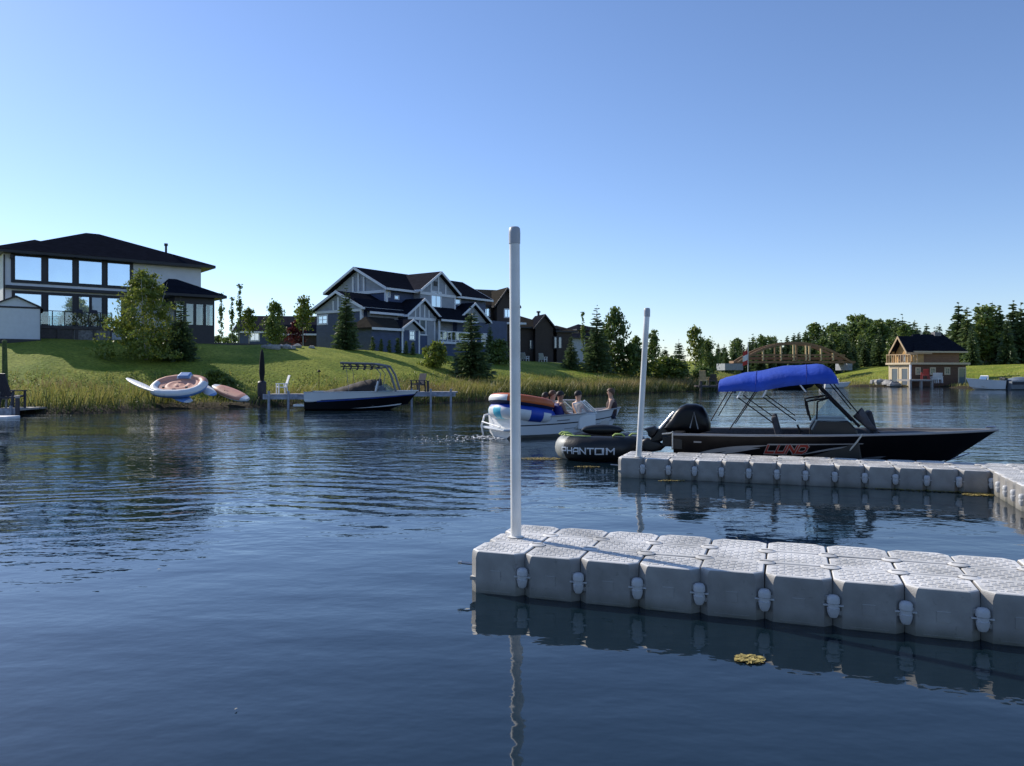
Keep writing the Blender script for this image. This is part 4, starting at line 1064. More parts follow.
def floating_dock(label, fr, cells, cu, cv):
    t = fthing('floating_dock', label, 'dock', fr)
    protos = {}
    def put(kind, mk, x, y, rz=0, dz=0):
        if kind not in protos:
            o = protos[kind] = mk(); o.parent = t
            KIDS.setdefault(t.name, []).append(o)
        else:
            o = protos[kind].copy(); C.objects.link(o); KIDS[t.name].append(o)
        o.location = (x, y, dz); o.rotation_euler = (random.uniform(-.006, .006) if kind == 'b' else 0, random.uniform(-.006, .006) if kind == 'b' else 0, rz)
    S = set(cells)
    for (i, j) in sorted(S): put('b', lambda: float_block_mesh(cu, cv), (i+.5)*cu, (j+.5)*cv, math.pi*((i+j) % 2), random.uniform(-.006, .006))
    cnt = {}
    for (i, j) in S:
        for a in (0, 1):
            for b in (0, 1): cnt.setdefault((i+a, j+b), []).append((i, j))
    for (i, j), c in sorted(cnt.items()):
        if len(c) == 4: put('c', cap_mesh, i*cu, j*cv)
        elif len(c) in (2, 3):
            cx = sum(q[0]+.5 for q in c)/len(c); cy = sum(q[1]+.5 for q in c)/len(c)
            ox, oy = (i-cx), (j-cy); n_ = math.hypot(ox, oy) or 1
            put('p', pin_mesh, i*cu + ox/n_*.004, j*cv + oy/n_*.004, math.atan2(oy, ox) + math.pi/2)
    return t
A = gnd(469, 551, DZ); B = gnd(982.7, 592.5, DZ)
CU = math.hypot(B[0]-A[0], B[1]-A[1]) / 8
bk = gnd(522.5, 524.7, DZ); CV = math.hypot(bk[0]-A[0], bk[1]-A[1]) / 3
fn_ = Fr(A[0], A[1], B[0]-A[0], B[1]-A[1])
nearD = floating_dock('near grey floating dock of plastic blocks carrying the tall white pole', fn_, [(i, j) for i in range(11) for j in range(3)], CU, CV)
# steel pin sticking out at the left end
o = MB().tube([(0,0,0), (-.17, -.02, .01)], .012, 8).lathe([(.02,-.012),(.02,.012)], 8, (-.17,-.02,.01)).build('hinge_pin', steel, nearD, smooth=40); o.location = (0, CV*.5, .19)
fd_ = Fr(*gnd(617.5, 457.5, DZ), fn_.dx, fn_.dy)
cells = [(i, j) for i in range(16) for j in range(3)] + [(i, -1-j) for i in range(13, 16) for j in range(7)]
# scale so the 13th block boundary falls where the arm turns
CU2 = fd_.u(992) / 13
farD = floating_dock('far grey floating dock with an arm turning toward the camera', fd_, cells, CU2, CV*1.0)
o = MB().tube([(0,0,0), (-.17, -.02, .01)], .012, 8).build('hinge_pin', steel, farD, smooth=40); o.location = (0, CV*.5, .19)

pole_white = pm('white_pvc', (.84, .83, .80), .35, .07, 3, dirt=(.66, .64, .59), detail=9)
cap_grey = pm('grey_pvc_cap', (.46, .46, .47), .4, .1)
def dock_pole(label, px, py, ptop, pxt, fr, r):
    X, Y = gnd(px, py, DZ); ht = zat(ptop, Y)
    lean = xat(pxt, Y) - X
    t = thing('dock_pole', label, 'pole', (X, Y, 0))
    MB().tube([(-lean*.5, 0, -1.2), (0, 0, DZ), (lean, 0, ht-.06)], r, 24, cap=True).build('pole', pole_white, t, smooth=50)
    MB().lathe([(r*1.10, 0), (r*1.12, .10), (r*1.06, .145), (r*.8, .16), (.005, .165)], 24, (lean, 0, ht-.16)).build('cap', cap_grey, t, smooth=50)
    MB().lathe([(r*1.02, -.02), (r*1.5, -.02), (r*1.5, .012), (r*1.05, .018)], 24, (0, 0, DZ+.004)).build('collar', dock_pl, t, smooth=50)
    return t
dock_pole('tall white pipe standing on the near floating dock', 516, 538, 227, 514.5, fn_, .050)
dock_pole('slimmer white pipe standing tilted on the far floating dock', 638.5, 457.5, 308, 647, fd_, .052)

# ------------------------------------------------------------------ floating weeds and leaves
weed = pm('floating_weed', (.42, .33, .10), .8, .5, 25, .01, 40)
weed_g = pm('green_algae', (.26, .24, .05), .8, .5, 25)
def weed_patch(label, px, py, w_, d_, mat, n=60, seed=1, rot=0):
    X, Y = gnd(px, py, 0); r_ = np.random.default_rng(seed); m = MB()
    for i in range(n):
        a = r_.uniform(0, 6.28); rr = math.sqrt(r_.uniform(0, 1)); q = r_.uniform(0, 6.28); s = r_.uniform(.012, .035)
        x, y = rr*math.cos(a)*w_/2, rr*math.sin(a)*d_/2; z = .003 + r_.uniform(0, .012)
        x, y = x*math.cos(rot) - y*math.sin(rot), x*math.sin(rot) + y*math.cos(rot)
        m.add([(x + s*math.cos(q), y + s*math.sin(q), z), (x + s*.5*math.cos(q+1.7), y + s*.5*math.sin(q+1.7), z+.004), (x - s*math.cos(q), y - s*math.sin(q), z), (x + s*.5*math.cos(q-1.7), y + s*.5*math.sin(q-1.7), z+.002)], [(0,1,2,3)])
    o = m.build('weed_clump', mat, None); o.location = (X, Y, 0)
    return tag(o, label, 'weed')
weed_patch('yellow brown weed clump floating in front of the near dock', 750, 660, .19, .15, weed, 150, 1)
weed_patch('pale weed strip floating between the motorboat and the big pole', 541, 459, .9, .5, weed, 500, 2)
weed_patch('yellow green algae along the foot of the far dock', 925, 490.5, 1.9, .22, weed_g, 500, 3, math.atan2(fn_.dy, fn_.dx))
weed_patch('yellow algae in the inner corner of the far dock', 980, 495, .55, .25, weed, 260, 4)
weed_patch('small weed scrap at the left corner of the far dock', 672, 481, .5, .08, weed, 80, 6)
weed_patch('small pale weed scrap beside the black tube', 587, 467, .5, .2, weed, 90, 5)
leaf_m = pm('pale_leaf', (.5, .47, .36), .7, .3)
for i, (px, py) in enumerate(((159, 570), (236, 710), (468, 610))):
    weed_patch(('pale leaf floating far left of the near dock', 'tiny pale leaf floating low in the left foreground', 'tiny leaf floating left of the near dock')[i], px, py, .03, .02, leaf_m, 1, 20+i)
# ------------------------------------------------------------------ boats
black_gel = pm('black_gelcoat', (.005, .005, .007), .33, .2, 2, spec=.25)
black_pl = pm('black_plastic', (.012, .012, .013), .45, .2)
grey_gel = pm('silver_paint', (.30, .30, .31), .35, .1)
white_gel = pm('white_gelcoat', (.74, .75, .76), .25, .05, 1.2, coat=.3)
navy_gel = pm('navy_gelcoat', (.010, .012, .030), .2, .2, coat=.3)
alu = pm('aluminium', (.62, .62, .64), .3, .1, 6, metal=.9)
dark_tube = pm('dark_anodised_tube', (.010, .010, .014), .65, .1, spec=.15)
blue_canvas = pm('blue_canvas', (.016, .070, .46), .75, .22, 2.2, .010, 14)
grey_cloth = pm('charcoal_cloth', (.055, .055, .065), .85, .3, 8, .01, 20)
brown_cover = pm('brown_boat_cover', (.035, .026, .022), .8, .3, 4, .02, 7)
rope_m = pm('pale_rope', (.6, .58, .52), .8, .2, 40)
red_paint = pm('red_paint', (.30, .03, .018), .45, .15)
carpet = pm('grey_carpet', (.10, .10, .105), .95, .3, 30)
vinyl = pm('cream_vinyl', (.55, .52, .47), .5, .12)
tinted = clearglass('windshield_glass')

class Hull:
    """planing hull: keel, chine and gunwale curves, stern at u=0"""
    def __init__(s, L, B, gz0, gz1, cz=.06, keel=-.28, rake=(.90, .83), full=3.0, chB=.84, flare=1.0, floor=.22):
        s.__dict__.update(locals())
    def gun(s, t): return Vector((s.L*t, s.B*(1 - t**s.full)*(.94+.06*min(1, t*4)), s.gz0 + (s.gz1-s.gz0)*t**1.6))
    def chine(s, t): return Vector((s.L*s.rake[0]*t, s.B*s.chB*(1 - t**(s.full*.85))*(.96+.04*min(1, t*4)), s.cz + (s.gz1-s.cz)*.24*t**3.5))
    def keelp(s, t): return Vector((s.L*s.rake[1]*t, 0, s.keel + (s.cz+.12-s.keel)*t**5))
    def side(s, t, f, side=-1, off=0.0):
        p = s.chine(t).lerp(s.gun(t), f); p.y += s.flare*.0 + off; p.y *= 1; q = Vector((p.x, side*p.y, p.z)); return q
    def u2t(s, u, f=.5):
        return u / (s.L * (s.rake[0]*(1-f) + f))
    def build(s, t, side_m, bottom_m, rail_m, inner_m, n=26):
        def fn(side):
            def g(a, b):
                if b < .4: p = s.keelp(a).lerp(s.chine(a), b/.4)
                else: p = s.chine(a).lerp(s.gun(a), (b-.4)/.6)
                return Vector((p.x, side*p.y, p.z))
            return g
        m = MB()
        for side in (-1, 1):
            f = fn(side)
            m.grid((lambda a, b: f(a, b)) if side == 1 else (lambda a, b: f(a, 1-b)), n, 10, mfn=(lambda a, b: 1 if b < .4 else 0) if side == 1 else (lambda a, b: 1 if b > .6 else 0))
        # transom
        k, c, g = s.keelp(0), s.chine(0), s.gun(0)
        m.add([(0,-g.y,g.z), (0,-c.y,c.z), (0,0,k.z), (0,c.y,c.z), (0,g.y,g.z)], [(0,1,2,3,4)], 0)
        h = m.build('hull', [side_m, bottom_m], t, smooth=35)
        # rub rail and inner liner
        r = MB()
        for side in (-1, 1): r.tube([(s.gun(i/n).x, side*(s.gun(i/n).y+.004), s.gun(i/n).z) for i in range(n+1)], .024, 6)
        r.build('rub_rail', rail_m, t, smooth=60)
        def inn(a, b):
            aa = .015 + .955*a
            g = s.gun(aa); y = max(0, g.y - .13); q_ = min(1, max(0, (aa-.58)/.27)); fl = max(s.floor, s.chine(aa).z + .05); fl += (g.z - .06 - fl) * q_*q_*(3-2*q_)
            prof = [(g.y-.008, g.z+.012), (y, g.z+.016), (max(0, y-.03), g.z-.03), (max(0, y-.08), fl), (0, fl), (-max(0, y-.08), fl), (-max(0, y-.03), g.z-.03), (-y, g.z+.016), (-g.y+.008, g.z+.012)]
            j = min(8, int(b*8+.5)); return Vector((g.x*.995 + .02*(1-a), prof[j][0], prof[j][1]))
        m2 = MB().grid(inn, n, 8); m2.build('interior', inner_m, t, smooth=30)
        return h
    def strip(s, t, name, mat, t0, t1, f0, f1, off=.006, n=14, side=-1):
        """painted stripe laid on the hull side; f0,f1 functions of 0..1"""
        def fn(a, b):
            tt = t0 + (t1-t0)*a; lo, hi = f0(a), f1(a)
            return s.side(tt, lo + (hi-lo)*(b if side > 0 else 1-b), side, off)
        return MB().grid(fn, n, 2).build(name, mat, t, smooth=0)
STROKES = {
 'P': [(0,0,0,1), (0,1,1,1), (1,1,1,.45), (1,.45,0,.45)], 'H': [(0,0,0,1), (1,0,1,1), (0,.5,1,.5)],
 'A': [(0,0,0,.7), (0,.7,.3,1), (.3,1,1,1), (1,1,1,0), (0,.42,1,.42)], 'N': [(0,0,0,1), (0,1,1,0), (1,0,1,1)],
 'T': [(0,1,1,1), (.5,1,.5,0)], 'O': [(0,0,0,1), (0,1,1,1), (1,1,1,0), (1,0,0,0)],
 'M': [(0,0,0,1), (0,1,.5,.45), (.5,.45,1,1), (1,1,1,0)], 'L': [(0,1,0,0), (0,0,1,0)], 'U': [(0,1,0,0), (0,0,1,0), (1,0,1,1)],
 'D': [(0,0,0,1), (0,1,.75,1), (.75,1,1,.75), (1,.75,1,.25), (1,.25,.75,0), (.75,0,0,0)], }
def letters(text, wid, gap, hw, aspect, fn, slant=0.0, n=4):
    """stroke lettering mapped through fn(x 0..1 along the word, y 0..1); aspect = height/word length, hw = half stroke in x units"""
    m = MB(); tot = len(text)*wid + (len(text)-1)*gap; k = 0
    for i, ch in enumerate(text):
        x0 = i*(wid+gap)
        for (a, b, c, d) in STROKES[ch]:
            k += 1
            p = Vector(((x0 + a*wid)/tot, b*aspect)); q = Vector(((x0 + c*wid)/tot, d*aspect))
            e = (q-p).normalized(); nn = Vector((-e.y, e.x))*hw; p = p - e*hw; q = q + e*hw
            def g(s, r):
                z = p.lerp(q, s) + nn*(2*r-1); y = z.y/aspect
                return fn(z.x + slant*(y-.5), y, k)
            m.grid(g, n, 1)
    return m

# ---- black fishing boat with blue bimini behind the far dock
o = fd_.world(0, 0); fb_ = Fr(o.x, o.y, fd_.dx, fd_.dy)
Vc = 3*CV + .25 + 1.02                         # centre line behind the dock
us = fb_.u(672.5, Vc - 1.0); o = fb_.world(us, Vc)
fl = Fr(o.x, o.y, fd_.dx, fd_.dy)
ub = fl.u(998)
boat = fthing('fishing_boat', 'black fishing boat with blue bimini top moored behind the far dock', 'boat', fl)
HL = Hull(ub, 1.02, fl.w(434.5, 0, -1), fl.w(430, ub), cz=.08, rake=(.868, .80), full=3.6, chB=.82)
hull = HL.build(boat, black_gel, black_pl, grey_gel, carpet)
UB = lambda px: fl.u(px, -1.0); WB = lambda px, py: fl.w(py, fl.u(px, -1.0), -1.0)
# silver swooshes on the hull side, thin pin stripe
T = lambda px: UB(px) / HL.L
sw = lambda a: math.sin(math.pi*min(1, a))
HL.strip(hull, 'stripe', grey_gel, T(688), T(772), lambda a: .27 + .42*a, lambda a: .27 + .42*a + .15*sw(a)*(1-a*.3) + .01)
HL.strip(hull, 'stripe', grey_gel, T(715), T(765), lambda a: .30 + .30*a, lambda a: .30 + .30*a + .10*sw(a) + .01)
HL.strip(hull, 'stripe', grey_gel, T(722), T(752), lambda a: .24 + .16*a, lambda a: .24 + .16*a + .08*sw(a) + .01)
HL.strip(hull, 'pinstripe', grey_gel, T(772), T(872), lambda a: .70 + .02*a, lambda a: .745 + .02*a - .02*a)
HL.strip(hull, 'stripe', grey_gel, T(812), T(868), lambda a: .40 + .28*a, lambda a: .40 + .28*a + .055*sw(a) + .006)
t0, t1 = T(772.5), T(815)
def on_hull(off): return lambda x, y, k: HL.side(t0 + (t1-t0)*x, .47 + .21*y, -1, off + .0002*k)
lt = letters('LUND', 1.0, .34, .022, .13, on_hull(.008), .0)
letters('LUND', 1.0, .34, .036, .13, on_hull(.004), .0).build('lettering_outline', pm('pale_outline', (.34, .30, .29), .5), hull)
lt.build('lettering', red_paint, hull)
MB().grid(lambda a, b: HL.side(T(694) + (T(702)-T(694))*a, .74 + .05*(1-b), -1, .006), 4, 1).build('model_decal', grey_gel, hull)
# transom top and motor well
g0 = HL.gun(0)
MB().box(-.03, .18, -g0.y+.02, -.32, g0.z-.30, g0.z+.03).box(-.03, .18, .32, g0.y-.02, g0.z-.30, g0.z+.03).box(-.03, .09, -.32, .32, .1, g0.z-.12).build('transom', black_pl, boat, bevel=.012)
MB().box(.2, .95, -g0.y+.16, g0.y-.16, g0.z-.28, g0.z-.10).build('casting_deck', carpet, boat, bevel=.02)
# front deck
def fdeck(a, b):
    tt = .66 + .325*a; g = HL.gun(tt); return Vector((g.x, (2*b-1)*max(0, g.y-.12), g.z-.03 + .02*a))
MB().grid(fdeck, 8, 4).build('bow_deck', carpet, boat)
# outboard motor tilted up
mot = MB()
cw = lambda px, py, v=-.0: (fl.u(px, v), fl.w(py, fl.u(px, v), v))
top = [cw(*p) for p in ((675.5, 411), (680, 406.5), (687, 403.5), (697, 403.8), (703, 406), (708, 414), (711, 424), (710.5, 431), (700, 433.5), (686, 432), (676, 431), (668, 431.5), (664, 428), (670, 420))]
def cowl(sec, wid):
    m = MB(); n = len(sec); cx = sum(p[0] for p in sec)/n; cz_ = sum(p[1] for p in sec)/n
    lv = [(-1, .55), (-.92, .82), (-.6, .96), (0, 1.0), (.6, .96), (.92, .82), (1, .55)]
    vs = [(cx + (p[0]-cx)*k, y*wid, cz_ + (p[1]-cz_)*k) for y, k in lv for p in sec]; fs = []
    for i in range(len(lv)-1):
        for j in range(n): fs.append((i*n+j, i*n+(j+1) % n, (i+1)*n+(j+1) % n, (i+1)*n+j))
    fs.append(tuple(range(n-1, -1, -1))); fs.append(tuple((len(lv)-1)*n+j for j in range(n)))
    return m.add(vs, fs)
outb = cowl(top, .24).build('outboard_motor', black_gel, boat, smooth=50)
leg = [cw(*p) for p in ((671.5, 418), (676, 424), (676, 432), (668, 436), (662, 441), (656, 444), (648, 443), (653, 433), (657, 429))]
cowl(leg, .09).build('motor_leg', black_pl, outb, smooth=50)
cowl([cw(*p) for p in ((643.5, 428.5), (650, 426.5), (655, 425.5), (659, 430), (656, 435), (652, 438), (649, 436), (648, 431.5), (646.5, 430))], .16).build('skeg', black_pl, outb, smooth=40)
cowl([cw(*p) for p in ((642, 440), (647, 437.5), (656, 440), (662, 443), (666, 446), (661, 450.5), (652, 452), (644, 451), (641.5, 446))], .085).build('gearcase', black_pl, outb, smooth=50)
hub = Vector((cw(642.5, 445)[0], 0, cw(642.5, 445)[1]))
pr = MB().ball(hub, .06, 10, 6)
for k in range(3):
    q = 2*math.pi*k/3 + .5
    pr.grid(lambda a, b: hub + Vector((-.02 + .06*(b-.5), math.cos(q + .7*(b-.5)) * (.04+.13*a), math.sin(q + .7*(b-.5)) * (.04+.13*a))), 4, 4)
pr.build('propeller', alu, outb, smooth=40)
p0, p1 = cw(661, 430), cw(675.5, 413)
MB().tube([(p0[0]-.01, -.06, p0[1]+.03), (p1[0]-.02, -.06, p1[1]+.02)], .035, 8).build('chrome_strip', alu, outb, smooth=60)
x0, z0 = cw(690, 428, -.25); x1, z1 = cw(694, 412, -.25); x2, z2 = cw(698, 429, -.25)
MB().tube([(x0, -.245, z0), (x1, -.247, z1), (x2, -.245, z2)], .014, 6).build('cowl_mark', grey_gel, outb)
MB().box(-.32, .02, -.20, .20, g0.z-.32, g0.z-.10).obox((-.10, 0, g0.z-.1), (.42, .30, .20), (0, R(-25), 0)).build('motor_bracket', black_pl, boat, bevel=.02)
MB().tube([(-.22, -g0.y+.05, g0.z+.0), (-.05, -g0.y+.05, g0.z+.02), (.0, -g0.y+.06, g0.z+.05)], .016, 6).tube([(0, -g0.y-.03, g0.z+.03), (.0, -g0.y-.04, g0.z-.15), (0, -g0.y-.03, g0.z-.28)], .012, 6).build('stern_cleat_rope', rope_m, boat)
# bimini canopy
can_pts = [(718, 379, 391.5), (722, 376.5, 392), (740, 372.8, 391.2), (756, 370, 392), (772, 367, 389), (790, 365, 386), (806, 363.8, 384.5), (818, 363.6, 383.6)]
ZC = [(UB(px) , fl.w(tp, UB(px), .0), WB(px, bt)) for px, tp, bt in can_pts]
xe = UB(839); zb_ = ZC[-1][2]
ZC += [(ZC[-1][0] + .12, ZC[-1][1]-.015, zb_-.01), (ZC[-1][0] + .26, ZC[-1][1]-.10, zb_-.005), (xe - .02, (ZC[-1][1]+zb_)/2 - .04, zb_+.0), (xe, zb_+.02, zb_-.02)]
def canopy(a, b):
    k = a*(len(ZC)-1); i = min(int(k), len(ZC)-2); f = k-i
    x, zt, ze_ = (ZC[i][j]*(1-f) + ZC[i+1][j]*f for j in range(3))
    q = math.pi*b; y = -math.cos(q); 
    y = math.copysign(abs(y)**.75, y); s_ = max(0.0, math.sin(q))**.62
    bw = (0, .20, .42, .64, 1.0); j = max(q_ for q_ in range(4) if a >= bw[q_]); fr__ = (a-bw[j])/(bw[j+1]-bw[j])
    sag = (.022 if j < 3 else 0)*math.sin(math.pi*min(1, fr__))**.8 * s_ + .004*math.sin(31*b + 17*a)*s_
    return Vector((x, y*.92, ze_ + (zt-ze_)*s_ - sag))
cn = MB().grid(canopy, 44, 22).build('bimini_canopy', blue_canvas, boat, smooth=0)
so = cn.modifiers.new('cloth', 'SOLIDIFY'); so.thickness = .012
seam = MB()
for k in (.27, .55): seam.tube([canopy(k, j/16) + Vector((0, 0, .006)) for j in range(17)], .005, 5)
seam.build('seam', pm('blue_seam', (.012, .03, .26), .8), cn)
lp = [((728, 391), (710.5, 421)), ((755, 391.5), (729, 430)), ((738, 398), (773.5, 423.5)), ((762.5, 397), (796, 421)), ((834, 384), (859, 414))]
for s_ in (-1, 1):
    for (a, b) in lp:
        MB().tube([(UB(a[0]), s_*.90, WB(*a)), (UB(b[0]), s_*.93, max(WB(*b), HL.gz0 + .01))], .0125, 6).build('bimini_pole', dark_tube, boat, smooth=60)
    a, b = (817, 383), (860, 427); MB().tube([(UB(a[0]), s_*.88, WB(*a)), (UB(b[0]), s_*.90, WB(*b))], .026, 8).build('bimini_pole', dark_tube, boat, smooth=60)
for s_ in (-1, 1):
    for a, b in (((743.5, 385), (737, 398.5)), ((768.5, 384), (762.5, 397.5)), ((798, 382), (806, 392))):
        MB().tube([(UB(a[0]), s_*.885, WB(*a)), (UB(b[0]), s_*.90, WB(*b))], .014, 6).build('bimini_strut', alu, boat, smooth=60)
# consoles, windshield, seats
c0, c1, c2 = UB(812), UB(858), UB(818)
zc0, zc1 = WB(812, 431), WB(835, 421)
for s_, nm in ((-1, 'console'), (1, 'console')):
    y0, y1 = sorted((s_*.82, s_*.25))
    MB().prism([(c0, y0, HL.floor), (c1+.1, y0, HL.floor), (c1, y0, zc0+.02), (c1-.15, y0, zc1), (c2, y0, zc1), (c0, y0, zc0)], (0, y1-y0, 0)).build(nm, black_pl, boat, bevel=.03)
for s_ in (-1, 1):
    y0, y1 = s_*.84, s_*.22
    A0, A1, A2, A3 = Vector((UB(811), y0, WB(811, 421))), Vector((UB(806.5), y0, WB(806.5, 403))), Vector((UB(830), y0*.92, WB(830, 398.2))), Vector((UB(856), y0*.95, WB(856, 423)))
    fm = MB().tube([A0, A0.lerp(A1, .7), A1 + Vector((.01,0,.02)), A1.lerp(A2, .25) + Vector((0,0,.02)), A2, A2.lerp(A3, .5), A3], .018, 8)
    B2, B3 = Vector((A2.x-.02, y1, A2.z)), Vector((A3.x+.02, y1, A3.z))
    fm.tube([A2, B2, B3, A3], .016, 8); fm.tube([Vector((UB(817), y0, WB(817, 420))), Vector((UB(818), y0, WB(818, 402))), A2], .014, 6)
    fm = fm.build('windshield', dark_tube, boat, smooth=60)
    MB().add([A0, A1, A2, A3], [(0,1,2,3)]).add([A2, B2, B3, A3], [(0,1,2,3)]).build('pane', tinted, fm)
def seat(x, y, z, nm='seat'):
    MB().box(x-.22, x+.22, y-.22, y+.22, z, z+.1).build(nm, grey_cloth, boat, bevel=.03)
    MB().obox((x-.22, y, z+.32), (.10, .42, .48), (0, R(-14), 0)).build('seat_back', grey_cloth, boat, bevel=.035)
    MB().tube([(x, y, HL.floor), (x, y, z)], .045, 8).build('seat_post', alu, boat)
seat(UB(780)+.15, -.42, .50); seat(UB(780)+.15, .5, .50); seat(UB(890), 0.0, .62)
MB().tube([(UB(801), -.45, .62), (UB(800), -.45, .80), (UB(797.5), -.45, .90)], .02, 6).tube([(UB(804), -.45, .76), (UB(799), -.45, .80)], .016, 6).build('throttle', black_pl, boat)
# folded windshield cover bundled at the bow side of the console
def bundle(a, b):
    q = 2*math.pi*b; r_ = .15*(1-.75*a)*(1+.15*math.sin(3*q+5*a))
    p = Vector((UB(859), -.72, WB(860, 413))).lerp(Vector((UB(879), -.66, WB(874, 431.5))), a)
    return p + Vector((.5*r_*math.cos(q), r_*math.sin(q), -.18*math.sin(a*3.1)*(.3) + r_*.6*math.cos(q)))
MB().grid(bundle, 10, 12, cv=True).build('folded_cover', grey_cloth, boat, smooth=60)
MB().tube([HL.gun(T(863)) * 1.0 + Vector((0, -2*HL.gun(T(863)).y - .03, .02)), HL.side(T(863), .8, -1, .03), HL.side(T(863), .25, -1, .035)], .016, 6).build('hanging_rope', rope_m, boat)
MB().tube([HL.gun(.985) + Vector((-.1,0,.05)), HL.gun(.985) + Vector((.06,0,.06))], .02, 6).build('bow_roller', alu, boat)
MB().tube([HL.keelp(1.0) + Vector((-.02,0,-.10)), Vector((HL.L*.92, 0, HL.gz1-.45))], .012, 6).build('bow_eye_strap', alu, boat)

# ---- inflatable tubes
def ring_tube(name, label, X, Y, Z, rz, tilt, a, b, r, mats, mfn, cat='tube', squash=1.0, floor_mat=None, roll=0.0, group=None, pw=2.6, fz=.15):
    """oval inflatable ring; super-ellipse plan, fat tube"""
    t = thing(name, label, cat, (X, Y, Z), 0, group); t.rotation_euler = (tilt, roll, rz)
    def se(q):
        c, s_ = math.cos(q), math.sin(q)
        return Vector((a*math.copysign(abs(c)**(2/pw), c), b*math.copysign(abs(s_)**(2/pw), s_), 0))
    def fn(p, q):
        th = 2*math.pi*p; c = se(th); e = 1e-3; tn = (se(th+e) - se(th-e)).normalized(); nn = Vector((tn.y, -tn.x, 0))
        ph = 2*math.pi*q; k = 1 + .015*math.sin(th*14)
        return c + nn*math.cos(ph)*r*k + Vector((0, 0, math.sin(ph)*r*squash*k))
    MB().grid(fn, 72, 18, mfn=mfn, cu=True, cv=True).build('ring', mats, t, smooth=60)
    if floor_mat:
        MB().grid(lambda p, q: se(2*math.pi*p) * max(.001, q) + Vector((0, 0, -r*fz + .04*math.sin(q*18))), 40, 8, cu=True).build('floor', floor_mat, t, smooth=60)
    return t, fn
tube_black = pm('black_nylon', (.014, .015, .015), .42, .3, 5, .004, 30)
lime = pm('lime_webbing', (.50, .62, .16), .6, .3, 10)
tube_white = pm('white_vinyl', (.76, .76, .76), .4, .06)
Yt = 17.75
cx_ = xat(602, Yt)
tb, tfn = ring_tube('towable_tube', 'black inflatable towable tube floating behind the far dock', cx_, Yt, .25, R(-3), 0, .78, .54, .275, [tube_black, pm('sunlit_black_nylon', (.30, .31, .29), .5, .2)], lambda p, q: 1 if (.40 < p < .60 and (q < .2 or q > .8)) else 0, floor_mat=tube_black, squash=1.02)  # left end painted grey for the sunlight falling on the black fabric
def on_tube(x, y, k):
    # walk along the near side of the ring from its left end
    p = .590 + .185*x; q = .985 - .068*(1-y) + .035
    v = tfn(p, q); c = tfn(p, q + .5); n_ = (v - c).normalized()
    return v + n_*(.006 + .0003*k)
letters('PHANTOM', 1.0, .34, .0115, .11, on_tube).build('lettering', tube_white, tb)
m = MB(); pth = [tfn(.44 + .5*i/26, .20) + Vector((0, 0, .02)) for i in range(27)]
m.tube(pth[3:15], .014, 6); m.build('webbing', lime, tb, smooth=60)
for i, p in enumerate((.50, .56, .80, .90)):
    c = tfn(p, .22); MB().tube([c + Vector((-.13, 0, .0)), c + Vector((-.07, 0, .05)), c + Vector((.07, 0, .05)), c + Vector((.13, 0, .0))], .022, 6).build('handle', lime, tb, smooth=60)
def backrest(a, b):
    q = math.pi*(a); return Vector((-.45 + .95*a, .30 + .14*math.sin(2*math.pi*b), .36 + .12*math.cos(2*math.pi*b)*(math.sin(q)**.4 + .02)))
MB().grid(backrest, 18, 10, cv=True).build('backrest', tube_black, tb, smooth=60)

# ---- white motorboat under way with tubes on its stern
sx_, sy_ = gnd(512, 439.6)
ang = R(24); fm_ = Fr(sx_ - .9*math.sin(ang), sy_ + .9*math.cos(ang), math.cos(ang), math.sin(ang))
LB = fm_.u(620.5)
bow_ = fthing('motorboat', 'white open motorboat under way carrying stacked tubes and people', 'boat', fm_)
HM = Hull(LB, .92, .60, .80, cz=.10, keel=-.22, rake=(.93, .86), full=3.0, chB=.86, floor=.20)
hl2 = HM.build(bow_, white_gel, white_gel, grey_gel, vinyl)
HM.strip(hl2, 'pinstripe', black_gel, .02, .985, lambda a: .52, lambda a: .58, n=30)
HM.strip(hl2, 'pinstripe', pm('grey_line', (.2, .2, .22), .4), .45, .97, lambda a: .22 + .1*a, lambda a: .25 + .1*a, n=20)
HM.strip(hl2, 'model_decal', pm('grey_line', (.2, .2, .22), .4), .36, .47, lambda a: .70, lambda a: .755)
MB().box(-.22, .02, -.8, .8, .22, .29).build('swim_platform', white_gel, bow_, bevel=.03)
MB().tube([(-.20, .78, .0), (-.26, .78, .30), (-.16, .78, .62), (.08, .80, .66)], .028, 8).tube([(-.24, .78, .42), (-.24, -.6, .34)], .022, 8).build('stern_rail', pm('white_painted_metal', (.8, .8, .8)), bow_, smooth=60)
MB().box(.2, 1.1, -.7, .7, .2, .50).build('engine_cover', white_gel, bow_, bevel=.06)
for x, y in ((1.45, -.45), (1.45, .45), (2.1, -.43), (2.1, .45)):
    MB().box(x-.24, x+.24, y-.23, y+.23, .2, .42).box(x-.30, x-.20, y-.23, y+.23, .3, .80).build('seat', vinyl, bow_, bevel=.04)
MB().box(LB-1.45, LB-.6, -.36, .36, .2, .46).build('bow_bench', vinyl, bow_, bevel=.05)
